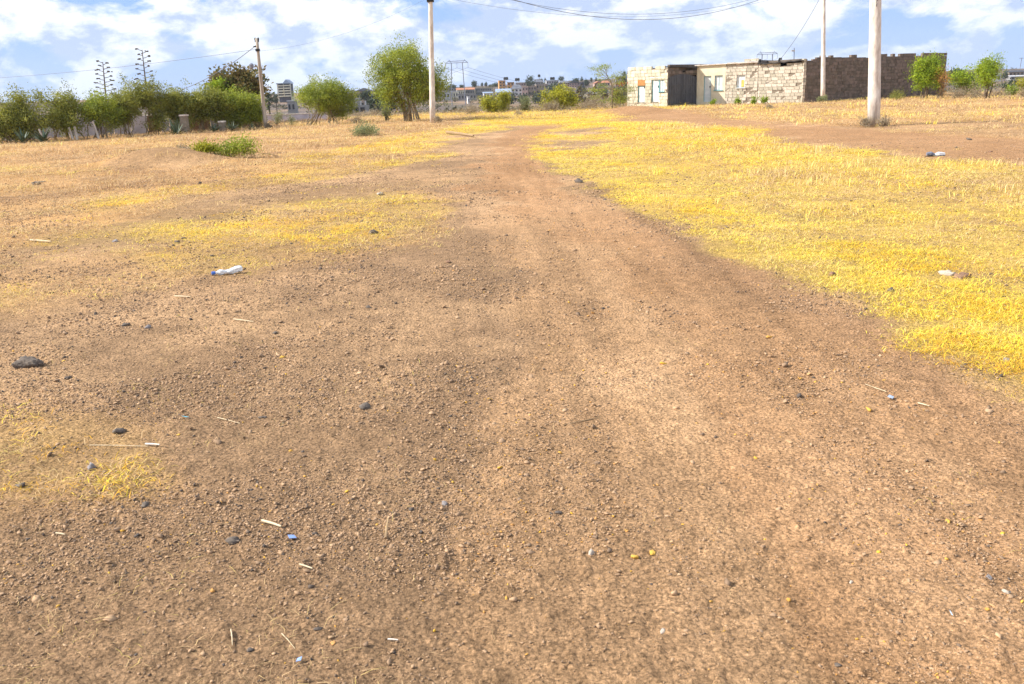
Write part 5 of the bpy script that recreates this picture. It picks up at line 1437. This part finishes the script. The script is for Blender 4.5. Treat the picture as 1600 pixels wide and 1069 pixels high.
for k, a_ in enumerate([
 (594, 304, 13, 'pale', 'pale-topped stone at the upper edge of the middle grass patch'), (583, 366, 22, 'dark', 'flat dark stone at the lower right edge of the left grass patch'), (430, 520, 13, 'dark', 'dark stone on bare earth below and right of the plastic bottle'),
 (312, 287, 9, 'dark', 'lone dark stone in the golden band below the earth mound'), (143, 736, 20, 'grey', 'smooth bluish grey stone in the dry tufts at lower left'), (188, 674, 20, 'dark', 'dark stone above the dry tufts at lower left, beside a shadow'),
 (33, 761, 15, 'dark', 'dark stone at the left edge below the dry tufts'), (365, 849, 22, 'dark', 'dark lump left of the blue plastic scrap'), (227, 792, 18, 'dark', 'dark lump left of centre below the dry tufts'), (196, 510, 13, 'dark', 'dark lump with straw beside it, on the upper left bare earth'),
 (232, 513, 12, 'grey', 'small grey lump just right of the straw-side lump'), (410, 656, 14, 'dark', 'small black stone right of the blue thread'), (106, 590, 12, 'dark', 'small dark stone right of the dung clump'), (904, 286, 17, 'dark', 'dark clod at the left edge of the big yellow grass patch'),
 (945, 312, 7, 'dark', 'tiny dark stone right of the clod by the yellow grass'), (1077, 356, 9, 'brown', 'reddish stone at the border of the yellow grass, upper part'), (1506, 431, 24, 'brown', 'big brown broken brick-like stone in the yellow grass'), (1478, 426, 22, 'pale', 'flat pale stone left of the brown brick-like stone'),
 (1392, 455, 15, 'dark', 'dark flat stone in the grass below the brown one'), (1300, 430, 14, 'brown', 'brown clod on the lower border of the yellow grass'), (1202, 527, 13, 'ochre', 'single orange stone on the bare track, upper right'), (1482, 815, 11, 'yellow', 'single yellow stone on the track at lower right'),
 (1232, 938, 9, 'ochre', 'orange stone low on the track near the bottom right'), (1020, 861, 14, 'yellow', 'bright yellow pebble, right of a close pair low on the track'), (992, 867, 12, 'yellow', 'yellow pebble, left of a close pair low on the track'), (924, 862, 15, 'pale', 'whitish stone left of the two yellow pebbles'),
 (873, 802, 12, 'dark', 'dark pebble above the whitish stone'), (1506, 572, 10, 'dark', 'dark stone on the bare strip inside the lower yellow grass'), (1571, 566, 14, 'grey', 'grey stone in the yellow grass near the right edge'), (1330, 908, 9, 'pale', 'white pebble low on the right side of the track'),
 (1545, 902, 13, 'grey', 'violet grey pebble near the lower right corner'), (1309, 1036, 10, 'dark', 'dark pebble near the bottom, right of centre'), (1572, 925, 13, 'pale', 'pale oval pebble near the lower right edge'), (570, 640, 22, 'dark', 'flat dark clod in the middle of the left bare earth'),
 (390, 1012, 12, 'dark', 'dark pebble near the bottom left'), (22, 372, 9, 'dark', 'dark stone at the left edge among straw bands'), (57, 289, 18, 'dark', 'dark stone at the far left, next to a white stick'), (1494, 232, 6, 'dark', 'dark stone in the far right track'), (1514, 220, 9, 'dark', 'flat dark stone on the far right verge of the track'),
 (1547, 238, 7, 'brown', 'brown stone on the track right of the silvery scrap'), (882, 177, 9, 'dark', 'black lump on the far path before the wide yellow-green bush'), (180, 378, 9, 'grey', 'grey stone in the straw left of the upper stones'), (277, 380, 9, 'dark', 'dark stone, left of two in the upper left straw'),
 (288, 373, 8, 'dark', 'dark stone, right of two in the upper left straw'), (333, 400, 9, 'dark', 'black stone just above the plastic bottle'), (455, 381, 7, 'dark', 'small dark stone in the left grass patch, right of the bottle'), (701, 410, 10, 'brown', 'brown clod alone on the track edge above centre'),
 (576, 482, 12, 'dark', 'dark clod on the bare earth in the upper middle'), (695, 785, 15, 'grey', 'pale grey stone in the middle of the foreground'), (1035, 985, 12, 'pale', 'white chip near the bottom, right of centre'), (498, 985, 14, 'dark', 'dark stone pair member near the bottom, left of centre')]):
    stone(*a_, seed=700 + k, flat=0.6 if a_[3] != 'dark' else 0.5)
# crumpled dung
g = ground(46, 572); D = np.linalg.norm(g - [0, 0, EYE]); rad = 36 * D / FPX / 2
v, f = rock_verts(4, 55, 0.12, 0.5); ang = np.arctan2(v[:, 1], v[:, 0]); v *= (1 + 0.22 * np.abs(np.sin(ang * 4.5 + v[:, 0] * 2.5 + v[:, 2] * 3)) - 0.1)[:, None]; v = v * rad * np.array([1, .75, 0.85])
o = np_mesh('dung_clump', v, f, MS['dark'], smooth=True); o.location = (g[0], g[1], tz(g[0], g[1]) + rad * .25); tag(o, 'dark ridged clump of dried dung at the left edge', 'dung')
# plastic bottle
def plastic(nm, c, rough=0.25, tr=0.35):
    m, n, b, out = mat_new(nm); b.inputs['Base Color'].default_value = (*c, 1); b.inputs['Roughness'].default_value = rough; b.inputs['Specular IOR Level'].default_value = 0.5; b.inputs['Transmission Weight'].default_value = tr
    return m
MPW = plastic('crumpled clear plastic', (0.88, 0.90, 0.90)); MPB = plastic('blue plastic', (0.05, 0.16, 0.55), 0.35, 0)
g = ground(336, 431); g2 = ground(379, 426); dv = g2 - g; L_ = np.linalg.norm(dv)
root = empty('plastic_bottle', (g[0], g[1], tz(g[0], g[1]) + .02), 'crushed clear plastic bottle with a blue cap lying on the left grass', 'bottle', rz=math.atan2(dv[1], dv[0]))
r = np.random.default_rng(3); nn, ns = 22, 14; vs = []
for k in range(nn):
    t = k / (nn - 1); rad = 0.012 if t < .06 else 0.012 + (0.030 - .012) * min((t - .06) / .14, 1)
    sq = 1 - 0.45 * math.exp(-((t - .42) / .14) ** 2)
    if t > .96: rad *= .8
    for q in range(ns):
        a = 2 * math.pi * q / ns; rr_ = rad * (1 + .09 * math.sin(5 * a + 9 * t) * (t > .2) + r.normal(0, .035))
        vs.append((t * L_, rr_ * math.cos(a), 0.006 + rr_ * math.sin(a) * (sq if t > .2 else 1) + 0.012 * (t > .55) * min(1, (t - .55) * 4)))
fs = [(k * ns + q, k * ns + (q + 1) % ns, (k + 1) * ns + (q + 1) % ns, (k + 1) * ns + q) for k in range(nn - 1) for q in range(ns)]
mb = MB(); mb.add(vs, fs + [tuple((nn - 1) * ns + q for q in range(ns))]); mb.build('bottle_body', MPW, root)
mb = MB(); mb.tube([(-0.028, 0, 0.006), (0.004, 0, 0.006)], 0.0165, 14); mb.build('bottle_cap', MPB, root)
# silvery scrap on the right track
g = ground(1460, 244)
root = empty('broken_shoe', (g[0], g[1], tz(g[0], g[1]) + .02), 'dark and silvery piece of litter, like a broken shoe, on the far right track', 'litter')
mb = MB(); mb.tube([(-.16, 0, .03), (-.08, 0, .03), (0, 0, .0)], [.03, .045, .03], 7); mb.build('upper', M['steel'], root)
mb = MB(); mb.tube([(0.0, 0, 0), (.08, 0, .015), (.2, 0, .01)], [.03, .05, .035], 7); mb.build('heel', MPW, root)
mb = MB(); mb.box((-.17, -.05, -.025), (.2, .05, -.01)); mb.build('sole', M['black'], root)
# sticks and chips: px0,py0,px1,py1, width px, material
MT = {'pale': mat('bleached stick', (0.66, 0.54, 0.36), (0.48, 0.37, 0.22), 20, bump=.2), 'brown': mat('brown twig', (0.38, 0.26, 0.14), (0.24, 0.16, 0.09), 20, bump=.2), 'white': mat('white chip', (0.72, 0.66, 0.58), (0.55, 0.48, 0.40), 20, bump=.1)}
for k, (x0_, y0_, x1_, y1_, wp, mk, lab) in enumerate([
 (410, 817, 440, 829, 6, 'pale', 'pale splinter of cane above the blue plastic scrap'), (603, 846, 612, 813, 6, 'brown', 'short brown stick standing out of the foreground earth'), (469, 889, 489, 896, 4, 'pale', 'short pale chip below the blue plastic scrap'), (228, 697, 250, 699, 5, 'white', 'white chip at the end of the long straw at lower left'),
 (140, 696, 232, 700, 2, 'pale', 'long thin straw pointing at the white chip'), (365, 500, 396, 503, 3, 'pale', 'pale straw on the bare earth below the bottle'), (273, 463, 298, 465, 3, 'pale', 'pale stick left below the bottle'), (48, 378, 80, 380, 4, 'pale', 'pale stick among the straw at the upper left'),
 (55, 288, 72, 286, 4, 'pale', 'whitish stick by the far left dark stone'), (880, 668, 940, 653, 3, 'brown', 'long thin twig right of the picture centre'), (1385, 612, 1352, 602, 2, 'pale', 'thin straw beside the blue-grey chip on the right'), (1434, 632, 1452, 637, 3, 'pale', 'curved pale straw right of the blue-grey chip'),
 (1406, 858, 1430, 866, 2, 'pale', 'thin pale straw low on the right side of the track'), (361, 985, 363, 1008, 3, 'pale', 'tiny pale stick near the bottom left'), (606, 998, 622, 1000, 4, 'white', 'white sliver near the bottom left of centre'), (200, 238, 270, 232, 3, 'brown', 'dark branch lying along the top of the earth mound'),
 (698, 210, 740, 216, 6, 'brown', 'dark grey log at the left edge of the far track'), (88, 836, 102, 838, 4, 'pale', 'pale chip at the far lower left'), (340, 655, 375, 664, 2, 'pale', 'thin straw right of the small black stone'), (440, 990, 461, 1014, 2, 'pale', 'crooked straw near the bottom left')]):
    a = ground(x0_, y0_); b2 = ground(x1_, y1_); D = np.linalg.norm(a - [0, 0, EYE]); rad = max(wp * D / FPX / 2 * 0.68, 0.0010)
    z0_ = tz(a[0], a[1]) + rad * 1.3 + .003; z1_ = tz(b2[0], b2[1]) + rad * 1.3 + .003; d = b2 - a
    if lab.startswith('short brown'): d = d * 0.55; z1_ += 0.03
    mb = MB(); mid = d / 2 + np.array([-d[1], d[0], 0]) * 0.015; mid[2] = (z1_ - z0_) / 2; e_ = np.array([d[0], d[1], z1_ - z0_])
    mb.tube([(0, 0, 0), mid, e_], [rad, rad * .9, rad * .6], 6)
    o = mb.build('stick', MT[mk], None, loc=(a[0], a[1], z0_)); tag(o, lab, 'stick', 'sticks and straws on the earth')
for k, (px, py, wp, lab, c) in enumerate([(457, 843, 12, 'torn scrap of blue plastic in the foreground', (0.18, 0.28, 0.55)), (467, 1032, 8, 'tiny blue scrap near the bottom edge', (0.25, 0.36, 0.6)), (290, 654, 12, 'blue-green thread of plastic on the left earth', (0.12, 0.45, 0.55)), (1392, 622, 10, 'blue-grey chip on the right side of the track', (0.3, 0.36, 0.46)), (1486, 961, 8, 'light blue sliver near the bottom right', (0.45, 0.65, 0.8))]):
    g = ground(px, py); D = np.linalg.norm(g - [0, 0, EYE]); s = wp * D / FPX / 2
    mb = MB(); q = s * (0.25 if 'thread' in lab or 'sliver' in lab else 0.9)
    mb.add([(-s, -q, 0), (s * .8, -q * .7, .003), (s, q, .008), (-s * .6, q * .9, .002), (-s, -q, .0015), (s * .8, -q * .7, .0045), (s, q, .0095), (-s * .6, q * .9, .0035)], [(0, 3, 2, 1), (4, 5, 6, 7), (0, 1, 5, 4), (1, 2, 6, 5), (2, 3, 7, 6), (3, 0, 4, 7)])
    o = mb.build('plastic_scrap', plastic('scrap plastic', c, .4, 0), None, loc=(g[0], g[1], tz(g[0], g[1]) + .008)); o.rotation_euler = (0, .1, random.uniform(0, 3)); tag(o, lab, 'litter', 'bits of plastic litter')

# ------------------------------------------------------------------ air
mb = MB(); mb.box((-1100, -1100, -9), (1100, 1100, 48))
hm = bpy.data.materials.new('pale air'); hm.use_nodes = True
hn = hm.node_tree; hn.nodes.clear()
ho = hn.nodes.new('ShaderNodeOutputMaterial'); hv = hn.nodes.new('ShaderNodeVolumePrincipled')
hv.inputs['Color'].default_value = (0.86, 0.92, 1.0, 1); hv.inputs['Density'].default_value = 0.00012; hv.inputs['Anisotropy'].default_value = 0.2
hn.links.new(hv.outputs[0], ho.inputs['Volume'])
o = mb.build('haze', hm); tag(o, 'thin pale air over the field and the far slope', None, kind='stuff')
